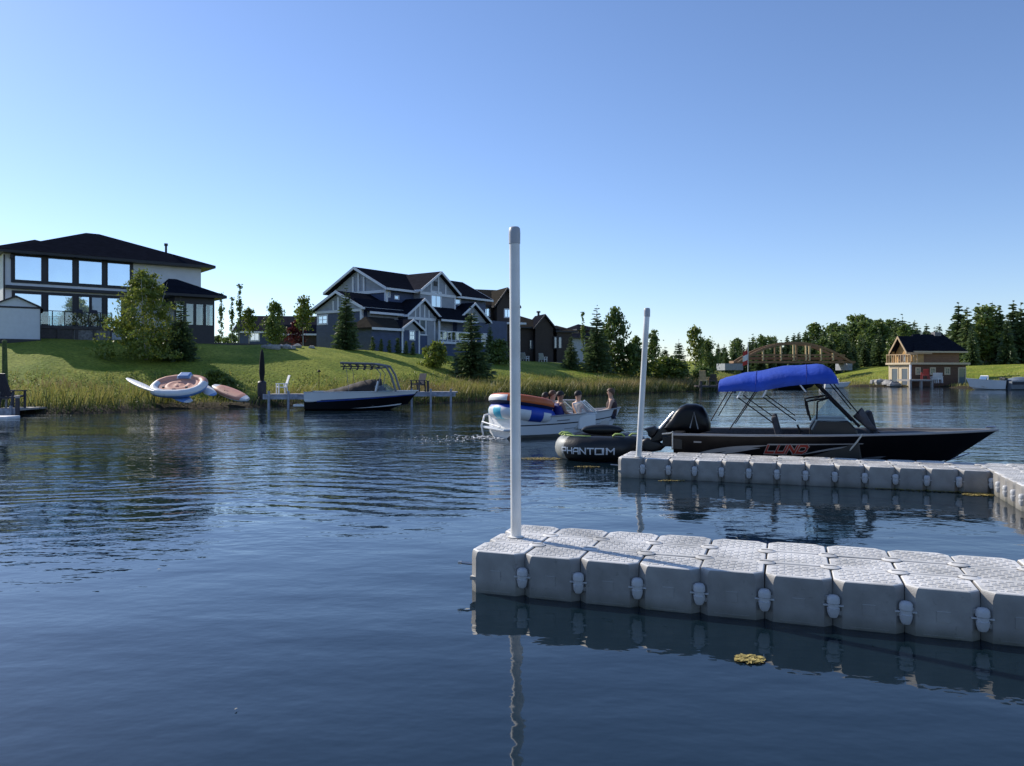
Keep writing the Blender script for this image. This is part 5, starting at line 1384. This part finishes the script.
for s_ in (-1, 1):
    y0, y1 = s_*.76, s_*.16; x_ = 2.35
    P0, P1, P2, P3 = Vector((x_-.15, y0, .66)), Vector((x_+.55, y0*.9, .67)), Vector((x_+.10, y0*.86, 1.04)), Vector((x_-.30, y0, .98))
    Q1, Q2 = Vector((x_+.85, y1, .70)), Vector((x_+.42, y1, 1.05))
    f_ = MB().tube([P0, P1, Q1], .018, 6).tube([P3, P2, Q2], .018, 6).tube([P0, P3], .016, 6).tube([P1, P2], .016, 6).tube([Q1, Q2], .016, 6).build('windshield', white_metal, bow_, smooth=60)
    MB().add([P0, P1, P2, P3], [(0,1,2,3)]).add([P1, Q1, Q2, P2], [(0,1,2,3)]).build('pane', tinted, f_)
    MB().box(x_-.1, x_+.5, min(y0*.95, y1), max(y0*.95, y1), .2, .66).build('console', white_gel, bow_, bevel=.04)
orange = pm('orange_vinyl', (.62, .13, .025), .45, .15, 2); royal = pm('royal_blue_vinyl', (.012, .06, .42), .45, .15); aqua = pm('aqua_vinyl', (.04, .46, .62), .4, .1); navy = pm('navy_vinyl', (.012, .02, .06), .5, .2)
def m_low(p, q):
    if q < .47 and q > .06: return 1 if (.5 < p < .78) else 2
    if .03 > q or q > .8: return 0 if ((p*9) % 1 < .55) else (3 if .42 < p < .68 else 2)
    return 3 if .4 < p < .7 else 2
c = fm_.world(fm_.u(522, -.15), -.15, .68)
ring_tube('inflatable_tube', 'blue and white round tube lying under the orange one on the boat stern', c.x, c.y, c.z, ang + .1, R(-2), .74, .64, .25, [tube_white, royal, royal, aqua], m_low, squash=.95, floor_mat=royal, roll=R(9))
c = fm_.world(fm_.u(521.5, -.15), -.15, 1.02)
ring_tube('inflatable_tube', 'orange topped tube stacked on the blue and white one', c.x, c.y, c.z, ang + .1, R(-3), .75, .64, .215, [tube_white, orange, navy], lambda p, q: 1 if (.10 < q < .45) or (p > .60 and (q > .92 or q < .5)) or p < .35 and q < .5 else (2 if .58 < q < .93 else 0), squash=.82, floor_mat=orange, roll=R(9))

r_ = np.random.default_rng(77); m = MB()
for i in range(200):
    a_ = r_.uniform(0, 1)**1.4; s_ = (r_.normal() * (.18 + .5*a_)); p = fm_.world(-.15 - 2.6*a_, s_ + .55*(1 if r_.uniform() < .5 else -1)*(.6 + .6*a_), .006)
    k = r_.uniform(.01, .06) * (1 - .6*a_); q = r_.uniform(0, 6.3)
    m.add([(p.x + k*1.6*math.cos(q), p.y + k*1.6*math.sin(q), p.z), (p.x - k*math.sin(q), p.y + k*math.cos(q), p.z + .01), (p.x - k*1.6*math.cos(q), p.y - k*1.6*math.sin(q), p.z), (p.x + k*math.sin(q), p.y - k*math.cos(q), p.z + .012)], [(0,1,2,3)])
tag(m.build('wake_foam', pm('white_foam', (.8, .82, .84), .9, .1)), kind='stuff')
# ---- moored wake boat at the left bank
sx_, sy_ = gnd(303, 410.5)
fw = Fr(sx_, sy_ + 1.0, 1, .04)
LW = fw.u(418.5)
wk = fthing('wake_boat', 'black and white wake boat with tower and brown cover moored at the bank', 'boat', fw)
HW = Hull(LW, 1.1, .90, fw.w(390.5, LW), cz=.06, rake=(.90, .82), full=3.0, chB=.86)
hw_ = HW.build(wk, black_gel, black_gel, white_gel, vinyl)
HW.strip(hw_, 'stripe', white_gel, .0, .99, lambda a: .50 + .26*a, lambda a: .97, n=30)
HW.strip(hw_, 'stripe', pm('blue_stripe', (.03, .07, .32), .3), .12, .985, lambda a: .42 + .26*a, lambda a: .495 + .255*a, n=30)
HW.strip(hw_, 'stripe', white_gel, .45, .93, lambda a: .02, lambda a: .02 + .10*a, n=20)
MB().box(-.55, .0, -.95, .95, .18, .30).build('swim_platform', white_gel, wk, bevel=.04)
MB().box(.0, .9, -1.0, 1.0, .40, .60).build('stern_deck', white_gel, wk, bevel=.08)
def cover(a, b):
    tt = .17 + .52*a; g = HW.gun(tt); y = (2*b-1); hh = [.04, .14, .27, .42, .55, .60, .15]
    k = a*6; i = min(5, int(k)); h_ = hh[i]*(1-(k-i)) + hh[i+1]*(k-i)
    return Vector((g.x, y*(g.y-.02), g.z + .02 + h_*max(0, math.cos(y*math.pi/2))**.6 + .015*math.sin(a*40+b*9)))
MB().grid(cover, 26, 14).build('boat_cover', brown_cover, wk, smooth=60)
zt_ = fw.w(364, LW*.5)
xt = [fw.u(p) for p in (343, 376, 388, 393)]
tw = MB()
for s_ in (-1, 1):
    tw.tube([(fw.u(398), s_*1.0, HW.gun(.75).z), (xt[3]+.0, s_*.98, zt_-.55), (xt[2], s_*.92, zt_-.12), (xt[1], s_*.85, zt_), (xt[0], s_*.80, zt_+.05)], .055, 8)
    tw.tube([(fw.u(352), s_*1.02, HW.gun(.4).z+.05), (fw.u(350), s_*.95, zt_-.4), (fw.u(348), s_*.82, zt_+.03)], .014, 6)
    tw.tube([(xt[1], s_*.85, zt_-.02), (fw.u(383), s_*.96, zt_-.5), (fw.u(380), s_*1.02, HW.gun(.66).z)], .022, 6)
    tw.tube([(fw.u(346), s_*.82, zt_-.22), (fw.u(376), s_*.86, zt_-.24), (xt[2], s_*.92, zt_-.16)], .022, 6)
for px in (344, 352, 360, 368, 376): tw.tube([(fw.u(px), -.84, zt_+.03), (fw.u(px), .84, zt_+.03)], .022, 6)
tw.build('tower', pm('grey_powder_coat', (.16, .16, .17), .4, .1), wk, smooth=60)
for y in (-.98, .98):
    rk = MB()
    for k in range(5):
        u_ = fw.u(346 + 7*k); rk.tube([(u_, y*.85, zt_-.02), (u_+.1, y*1.06, zt_-.10), (u_+.02, y*1.02, zt_-.30)], .036, 6)
    rk.tube([(fw.u(344), y, zt_-.12), (fw.u(378), y, zt_-.16)], .03, 6); rk.build('board_rack', black_pl, wk, smooth=60)
ws = MB().prism([(fw.u(378), -.95, HW.gun(.66).z), (fw.u(394), -.9, HW.gun(.78).z), (fw.u(384), -.85, HW.gun(.7).z+.36), (fw.u(377), -.92, HW.gun(.66).z+.30)], (0, 1.8, 0)).build('windshield', tinted, wk)
MB().tube([(fw.u(378), -.98, HW.gun(.66).z), (fw.u(380.5), -.93, HW.gun(.66).z+.52)], .05, 6).build('windshield_post', white_gel, wk)
MB().tube([(fw.u(382), -.8, HW.gun(.66).z+.3), (fw.u(381), -.8, HW.gun(.66).z+.62)], .12, 8).build('tower_speaker', grey_cloth, wk, smooth=50)

# ---- small boats on the far shores
def small_boat(label, fr, L_, B_, hm, sm, gz=(.6, .8), cov=None, name='moored_boat', ws=True):
    t = fthing(name, label, 'boat', fr)
    h = Hull(L_, B_, gz[0], gz[1], cz=.08, full=3)
    q = h.build(t, hm, hm, white_gel, vinyl, 18)
    h.strip(q, 'stripe', sm, .02, .97, lambda a: .55, lambda a: .9, n=16)
    if ws:
        f_ = MB().tube([(L_*.5, -B_*.8, gz[0]), (L_*.47, -B_*.7, gz[0]+.5), (L_*.47, B_*.7, gz[0]+.5), (L_*.5, B_*.8, gz[0])], .04, 6).build('windshield', white_metal, t)
        MB().add([(L_*.55, -B_*.7, gz[0]+.05), (L_*.47, -B_*.65, gz[0]+.48), (L_*.47, B_*.65, gz[0]+.48), (L_*.55, B_*.7, gz[0]+.05)], [(0,1,2,3)]).build('pane', tinted, f_)
    if cov: MB().grid(lambda a, b: Vector((L_*(.05+.75*a), (2*b-1)*h.gun(.05+.75*a).y*.95, gz[0]+.05+.4*math.sin(math.pi*a)**.5*max(0, math.cos((2*b-1)*1.5)))), 10, 8).build('boat_cover', cov, t, smooth=60)
    MB().box(-.3, .05, -.25, .25, .2, gz[0]+.35).build('outboard_motor', black_pl, t, bevel=.06)
    return t
x, y = gnd(776, 391.5); y = 84.0; x = xat(775, y)
small_boat('dark boat with white foredeck moored across the water under the blue bimini', Fr(x, y, .98, .1), 4.6, .95, black_gel, black_gel, cov=pm('dark_cover', (.02, .02, .025), .8), ws=False)
y = 90.0
small_boat('white boat moored across the water right of the dark one', Fr(xat(822, y), y, 1, .1), 3.4, .9, white_gel, white_gel, (.55, .7))
y = 82.5
small_boat('white motorboat with red stripe moored right of the boathouse', Fr(xat(1001, y), y, -1, .08), 3.5, 1.1, white_gel, red_paint, (.95, 1.2))
small_boat('grey boat with cover moored at the right edge', Fr(xat(1006, 82.0), 82.0, 1, .05), 3.6, 1.0, pm('grey_hull', (.2, .22, .24), .4), grey_cloth, (.9, 1.05), cov=pm('blue_grey_cover', (.16, .2, .25), .8), ws=False)
t_ = thing('pontoon_dock', 'low dark dock behind the boats at the right edge', 'dock', (xat(985, 83.6), 83.6, 0))
MB().box(0, 9, 0, 1.4, .35, .55).build('deck', deck_wood, t_)
for u_ in (.3, 4.5, 8.7): MB().box(u_-.1, u_+.1, .1, .3, -1, .348).build('post', deck_wood, t_)
# ------------------------------------------------------------------ things along the left bank
def bank_dock(label, px0, px1, pyd, Y, depth, posts, mat_top, mat_side, th=.24):
    x0, x1 = xat(px0, Y), xat(px1, Y); z = zat(pyd, Y)
    t = thing('bank_dock', label, 'dock', (x0, Y, 0)); W = x1 - x0
    MB().box(0, W, 0, depth, z-.08, z).build('deck', mat_top, t)
    MB().box(0, W, -.05, -.003, z-th, z+.02).build('skirt_board', mat_side, t)
    sl = MB()
    n_ = int(W/.42)
    for i in range(n_): sl.obox((W*(i+.5)/n_, -.065, z-th*.5), (.05, .02, th*1.1), (0, R(38), 0))
    for p in posts:
        u_ = xat(p, Y) - x0; MB().box(u_-.05, u_+.05, -.16, -.056, -1, z-th*.3+.25).build('post', mat_side, t)
    return t, z
side_w = pm('pale_blue_board', (.36, .38, .44), .6, .4, 6)
Yd = 39.6
t, zdk = bank_dock('whitish dock on posts left of the wake boat stern', 263, 318, 394.5, Yd, 1.8, (269.5, 289), grey_wood, side_w)
t, zd2 = bank_dock('low whitish dock on posts off the wake boat bow', 405, 455.5, 392, 43.0, 1.8, (412, 431, 451), grey_wood, side_w)
X = xat(281.5, Yd+1.2); c = patio_chair('deck_chair', 'white slatted deck chair leaning back on the dock left of the wake boat', white_plastic, X, Yd+1.2, zdk, R(-60), .85, tall=.75)
X = xat(418, 43.9); patio_chair('deck_chair', 'dark chair on the dock off the wake boat bow', dark_plastic, X, 43.9, zd2, R(-35), 1.0, tall=.62)
X = xat(428, 44.0)
t = thing('dock_bollard', 'short dark post beside the dark chair on the dock', 'post', (X, 44.0, zd2)); MB().box(-.06, .06, -.06, .06, -.05, .55).box(-.08, .08, -.08, .08, .55, .60).build('post', dark_plastic, t)
# left edge landing with chairs
Ye = 34.2
t, z3 = bank_dock('white edged landing at the left picture edge', -16, 16.5, 409, Ye, 2.2, (12.5,), grey_wood, side_w, .36)
t2 = thing('low_float', 'thin white float on the water before the left landing', 'float', (xat(-16, 33.0), 32.2, 0)); MB().box(0, xat(19, 33)-xat(-16, 33), 0, .9, -.06, .09).build('float', white_plastic, t2, bevel=.03)
patio_chair('deck_chair', 'dark high backed chair on the landing at the left picture edge', dark_plastic, xat(13, 35.2), 35.2, z3, R(160), 1.25, tall=.85)
patio_chair('deck_chair', 'pale low chair cut by the left picture edge', grey_wood, xat(1.5, 35.4), 35.4, z3, R(190), 1.1, tall=.45)
t = thing('mooring_post', 'dark round post at the right end of the left landing', 'post', (xat(17.5, 34.0), 34.0, 0)); MB().tube([(0,0,-1), (0,0,zat(398, 34))], .09, 10).build('post', dark_plastic, t, smooth=50); MB().tube([(0,0,zat(398, 34)), (0,0,zat(397, 34)+.02)], .10, 10).build('cap', grey_wood, t)
t = thing('green_post', 'mossy green post standing on the bank behind the left landing', 'post', (xat(4.5, 36.6), 36.6, hgt(xat(4.5, 36.6), 36.6))); z_ = zat(342, 36.6) - t.location.z
MB().tube([(0,0,-.2), (.02,0,z_*.5), (0,0,z_)], [.13, .12, .10], 10).build('post', pm('mossy_wood', (.09, .12, .035), .9, .5, 8, .02, 14), t, smooth=60)
MB().ball((0,0,z_), .11, 10, 6).build('cap', pm('mossy_wood', (.09, .12, .035)), t)
# tied up black parasol
Yp = 44.2; X = xat(262, Yp); zg = hgt(X, Yp)
t = thing('closed_parasol', 'folded black parasol standing on the bank left of the white dock chair', 'parasol', (X, Yp, zg))
zt = zat(350, Yp) - zg; zb = zat(385, Yp) - zg
MB().tube([(0,0,-.1), (0,0,zt)], .03, 8).build('pole', dark_tube, t)
MB().lathe([(.02, zt+.06), (.09, zt-.15), (.14, zt*.75), (.16, zt*.55), (.11, zt*.42), (.15, zt*.36), (.13, zt*.30)], 14).build('canopy', pm('black_cloth', (.012, .012, .012), .9, .3), t, smooth=60)
MB().lathe([(.24, -.1), (.24, zb+.15), (.17, zb+.22), (.05, zb+.26)], 14).build('base', dark_plastic, t, smooth=40)
# garden light stake
X, Y = xat(319, 47.5), 47.5
t = thing('garden_stake', 'thin dark garden light stake on the lawn above the wake boat', 'lamp', (X, Y, hgt(X, Y))); zt = zat(372, Y) - t.location.z
MB().tube([(0,0,-.1), (0,0,zt)], .022, 6).build('stake', dark_tube, t); MB().lathe([(.10, zt), (.12, zt+.03), (.03, zt+.14)], 10, (0,0,0)).build('lamp_head', dark_tube, t)
# big inflatable island leaning on the bank
pink = pm('coral_vinyl', (.72, .33, .22), .5, .15, 3); lblue = pm('light_blue_vinyl', (.16, .30, .58), .45, .1)
Xr, Yr = xat(179, 41.6), 41.6
zr_ = zat(386, Yr)
t, rf = ring_tube('inflatable_raft', 'large inflatable lounge raft, white and blue with coral seat, leaning on the bank', Xr, Yr, zr_, R(-4), R(27), 1.26, .86, .225, [tube_white, pink, lblue], lambda p, q: 1 if ((.03 < p < .21 or .29 < p < .47) and .05 < q < .48) else (0 if .0 < q < .55 else 2), cat='raft', floor_mat=pink, squash=.95, pw=2.4, fz=-.35)
MB().box(-.3, .3, .60, 1.06, .10, .29).build('gap_panel', lblue, t, bevel=.05)
for x_ in (-.62, .62): MB().tube([(x_, -.42, .12), (x_, -.42, .20)], .07, 10).build('cup_holder', dark_plastic, t)
def board(label, P0, P1, wid, th, mats, name='paddle_board', cat='board', up=(0, -.5, 1), lift=.06):
    A_, B_ = Vector(P0), Vector(P1); d_ = (B_-A_); L_ = d_.length; d_.normalize(); s_ = d_.cross(Vector(up)).normalized(); u_ = s_.cross(d_).normalized()
    t = thing(name, label, cat, A_)
    def fn(a, b):
        w_ = wid/2*max(.02, (math.sin(math.pi*(.03+.94*a))**.45)); q = 2*math.pi*b
        return d_*L_*a + s_*w_*math.cos(q) + u_*(th/2*math.copysign(abs(math.sin(q))**.6, math.sin(q)) * (.4+.6*min(1, 5*min(a, 1-a))) + .05*(2*a-1)**4)
    MB().grid(fn, 24, 16, mfn=lambda a, b: 1 if b < .5 and .12 < a < .88 else 0, cv=True).add([fn(0, k/16) for k in range(16)], [tuple(range(16))]).build('deck', mats, t, smooth=50)
    f0 = d_*L_*.12 - u_*th*.5
    MB().prism([f0, f0 + d_*.18, f0 + d_*.04 - u_*.16], s_*.015).build('fin', dark_plastic, t)
    return t
def bp(px, py, Y): return (xat(px, Y), Y, zat(py, Y))
board('white paddle board lying on the bank left of the inflatable raft', bp(155, 391.5, 40.9), bp(127, 379, 42.6), .38, .11, [tube_white, tube_white])
board('blue white board under the left part of the raft', bp(191, 402.5, 40.7), bp(166, 390, 41.8), .66, .14, [tube_white, lblue])
board('pale blue board lying right of the raft', bp(215, 396, 41.3), bp(199, 384, 42.6), .6, .12, [lblue, tube_white])
board('coral and white upturned kayak on the bank right of the raft', bp(248, 400.5, 41.9), bp(214, 386.5, 43.2), .78, .34, [tube_white, pink], 'upturned_kayak', 'kayak')
# pale sandy driftwood line at the left shore
for i, (a, b, py, lb) in enumerate(((20, 72, 415.2, 'long pale foam strip on the water by the left reeds'), (24, 50, 418, 'short pale foam strip below the long one'))):
    weed_patch(lb, (a+b)/2, py, xat(b, 35)-xat(a, 35), .35, pm('pale_foam', (.5, .48, .38), .8, .3), 160, 30+i)
# wooden landing on the far point
Y = 74.5; x0 = xat(699, Y)
t = thing('point_landing', 'small brown wooden landing at the point left of the blue bimini', 'dock', (x0, Y, 0))
MB().box(0, 3.6, 0, 2, .42, .58).build('deck', deck_wood, t)
for u_ in (.2, 1.8, 3.4): MB().box(u_-.1, u_+.1, -.02, .18, -1, 1.0 if u_ < 2 else .418).build('post', deck_wood, t)
patio_chair('deck_chair', 'weathered tan chair on the small landing at the point', pm('tan_timber', (.5, .36, .18)), xat(704, Y+.6), Y+.6, .58, R(150), 1.25, tall=.75)
patio_chair('deck_chair', 'dark chair right of the tan one on the small landing', deck_wood, xat(713, Y+.8), Y+.8, .58, R(170), 1.1, tall=.6)
for i, px in enumerate((724, 735, 747)): boulder(px, 0, .5, 'boulder along the inlet shore under the bimini', 'boulders along the inlet', Y=86.5 + i*3.4, X=xat(px, 86.5+i*3.4))

# ------------------------------------------------------------------ people in the motorboat
skin_l = pm('light_skin', (.50, .30, .21), .55, .08, 6); skin_t = pm('tanned_skin', (.36, .19, .12), .55, .08, 6)
hair_d = pm('dark_hair', (.02, .014, .012), .6, .3, 30); hair_b = pm('brown_hair', (.12, .06, .03), .6, .3, 30)
def person(label, fr, u_, v_, z_, face, skin, hair_mat, hair_len, cloth=None, cloth_name='shirt', arm=0, group=None):
    p = fr.world(u_, v_, z_)
    t = thing('person', label, 'person', p, fr.rot + face, group)
    t.scale = (1.1, 1.1, 1.1)
    J = dict(pel=(0,0,.09), sp=(-.01,0,.28), ch=(0,0,.44), nk=(.01,0,.575), hb=(.025,0,.65), hm=(.035,0,.745), ht=(.025,0,.83), ns=(.135,0,.735))
    rad = dict(pel=(.15,.115), sp=(.135,.10), ch=(.155,.11), nk=(.055,.055), hb=(.062,.07), hm=(.078,.095), ht=(.06,.07), ns=(.011,.011))
    E = [('pel','sp'), ('sp','ch'), ('ch','nk'), ('nk','hb'), ('hb','hm'), ('hm','ht'), ('hm','ns')]
    for s_, k in ((-1, 'r'), (1, 'l')):
        up = arm if s_ == -1 else 0
        J.update({'sh'+k: (.0, s_*.185, .51), 'el'+k: (.06+.08*up, s_*.25, .29+.05*up), 'wr'+k: (.28, s_*.20, .22+.10*up), 'pa'+k: (.36, s_*.185, .215+.10*up),
                  'hi'+k: (.05, s_*.095, .09), 'kn'+k: (.44, s_*.12, .11), 'an'+k: (.45, s_*.12, -.16), 'to'+k: (.60, s_*.125, -.19), 'ea'+k: (.02, s_*.088, .74)})
        rad.update({'sh'+k: (.062,.062), 'el'+k: (.042,.042), 'wr'+k: (.028,.026), 'pa'+k: (.036,.020), 'hi'+k: (.09,.09), 'kn'+k: (.06,.06), 'an'+k: (.04,.04), 'to'+k: (.035,.03), 'ea'+k: (.016,.02)})
        E += [('ch','sh'+k), ('sh'+k,'el'+k), ('el'+k,'wr'+k), ('wr'+k,'pa'+k), ('pel','hi'+k), ('hi'+k,'kn'+k), ('kn'+k,'an'+k), ('an'+k,'to'+k), ('hm','ea'+k)]
        px_, py_, pz_ = J['pa'+k]
        for f_, (dy, ln) in enumerate(((-.030,.062), (-.010,.074), (.010,.070), (.028,.054))):
            J['f%d%s' % (f_, k)] = (px_+ln*.55, py_+dy, pz_-.004); J['g%d%s' % (f_, k)] = (px_+ln, py_+dy, pz_-.035)
            rad['f%d%s' % (f_, k)] = rad['g%d%s' % (f_, k)] = (.009,.009); E += [('pa'+k, 'f%d%s' % (f_, k)), ('f%d%s' % (f_, k), 'g%d%s' % (f_, k))]
        J['th'+k] = (px_+.01, py_-s_*.05, pz_-.01); rad['th'+k] = (.010,.010); E.append(('pa'+k, 'th'+k))
    names = list(J); me = bpy.data.meshes.new('body'); me.from_pydata([J[n] for n in names], [(names.index(a), names.index(b)) for a, b in E], []); me.materials.append(skin)
    o = link('body', me, t); md = o.modifiers.new('skin', 'SKIN'); md.use_smooth_shade = True
    lay = me.skin_vertices[0].data if me.skin_vertices else None
    if lay is None:
        bpy.context.view_layer.update(); lay = me.skin_vertices[0].data
    for i, n in enumerate(names): lay[i].radius = rad[n]; lay[i].use_root = (n == 'pel')
    sb = o.modifiers.new('sub', 'SUBSURF'); sb.levels = 1; sb.render_levels = 2
    # hair cap
    hc = Vector((.020, 0, .765))
    def hf(a, b):
        q = 2*math.pi*a; lim = 1.75 + (.75*hair_len)*max(0, -math.cos(q)) - .5*max(0, math.cos(q)); th = lim*b
        return hc + Vector((.118*math.sin(th)*math.cos(q), .098*math.sin(th)*math.sin(q), .110*math.cos(th) - .05*max(0, th-1.6)*hair_len))
    MB().grid(hf, 18, 8, cu=True).build('hair', hair_mat, t, smooth=60)
    MB().ball((.112, -.034, .757), .011, 8, 5).ball((.112, .034, .757), .011, 8, 5).build('eyes', pm('eye', (.03, .02, .02), .2), t, smooth=60)
    MB().obox((.114, 0, .690), (.012, .05, .012), (0,0,0)).build('mouth', pm('lips', (.36, .14, .12), .5), t)
    if cloth:
        def cf(a, b):
            q = 2*math.pi*a; zz = .07 + .47*b; w_ = .185 + .03*math.sin(b*2.6); d_ = .135 + .02*math.sin(b*2.8)
            k = 1 if b < .9 else .8
            return Vector((d_*math.cos(q)*k - .005, w_*math.sin(q)*k, zz))
        MB().grid(cf, 20, 10, cu=True).build(cloth_name, cloth, t, smooth=60)
    def sf(s_):
        def f(a, b):
            q = 2*math.pi*a; r_ = .105 - .018*b; return Vector((-.06 + .42*b, s_*.10 + r_*math.cos(q), .095 + r_*math.sin(q)))
        return f
    MB().grid(sf(-1), 14, 5, cu=True).grid(sf(1), 14, 5, cu=True).box(-.12, .08, -.15, .15, -.005, .16).build('shorts', pm('dark_shorts', (.03, .04, .08), .8, .2), t, smooth=60)
    return t
vest = pm('blue_life_vest', (.03, .04, .24), .7, .25, 10); pinkc = pm('pale_pink_cloth', (.62, .45, .48), .8, .15)
fmv = lambda px, v: fm_.u(px, v)
person('person in a blue vest sitting behind the orange tube in the motorboat', fm_, fmv(559.5, -.42), -.42, .40, 0, skin_t, hair_d, .2, vest, 'life_vest')
person('shirtless person with short dark hair sitting right of the blue vest', fm_, fmv(577.5, -.40), -.40, .40, .1, skin_l, hair_d, .15, None, arm=.8)
person('person in pale pink partly hidden behind the blue vest', fm_, fmv(552, .45), .45, .40, -.2, skin_l, hair_b, .6, pinkc)
person('dark haired person low behind the orange tube', fm_, fmv(545, .5), .50, .34, .4, skin_t, hair_d, .4, pm('dark_shirt', (.03, .03, .05), .8))
person('person with brown hair and dark top on the bow of the motorboat', fm_, fmv(611.5, 0), .0, .46, 2.6, skin_l, hair_b, .8, pm('dark_swim_top', (.05, .025, .025), .8), 'swim_top')
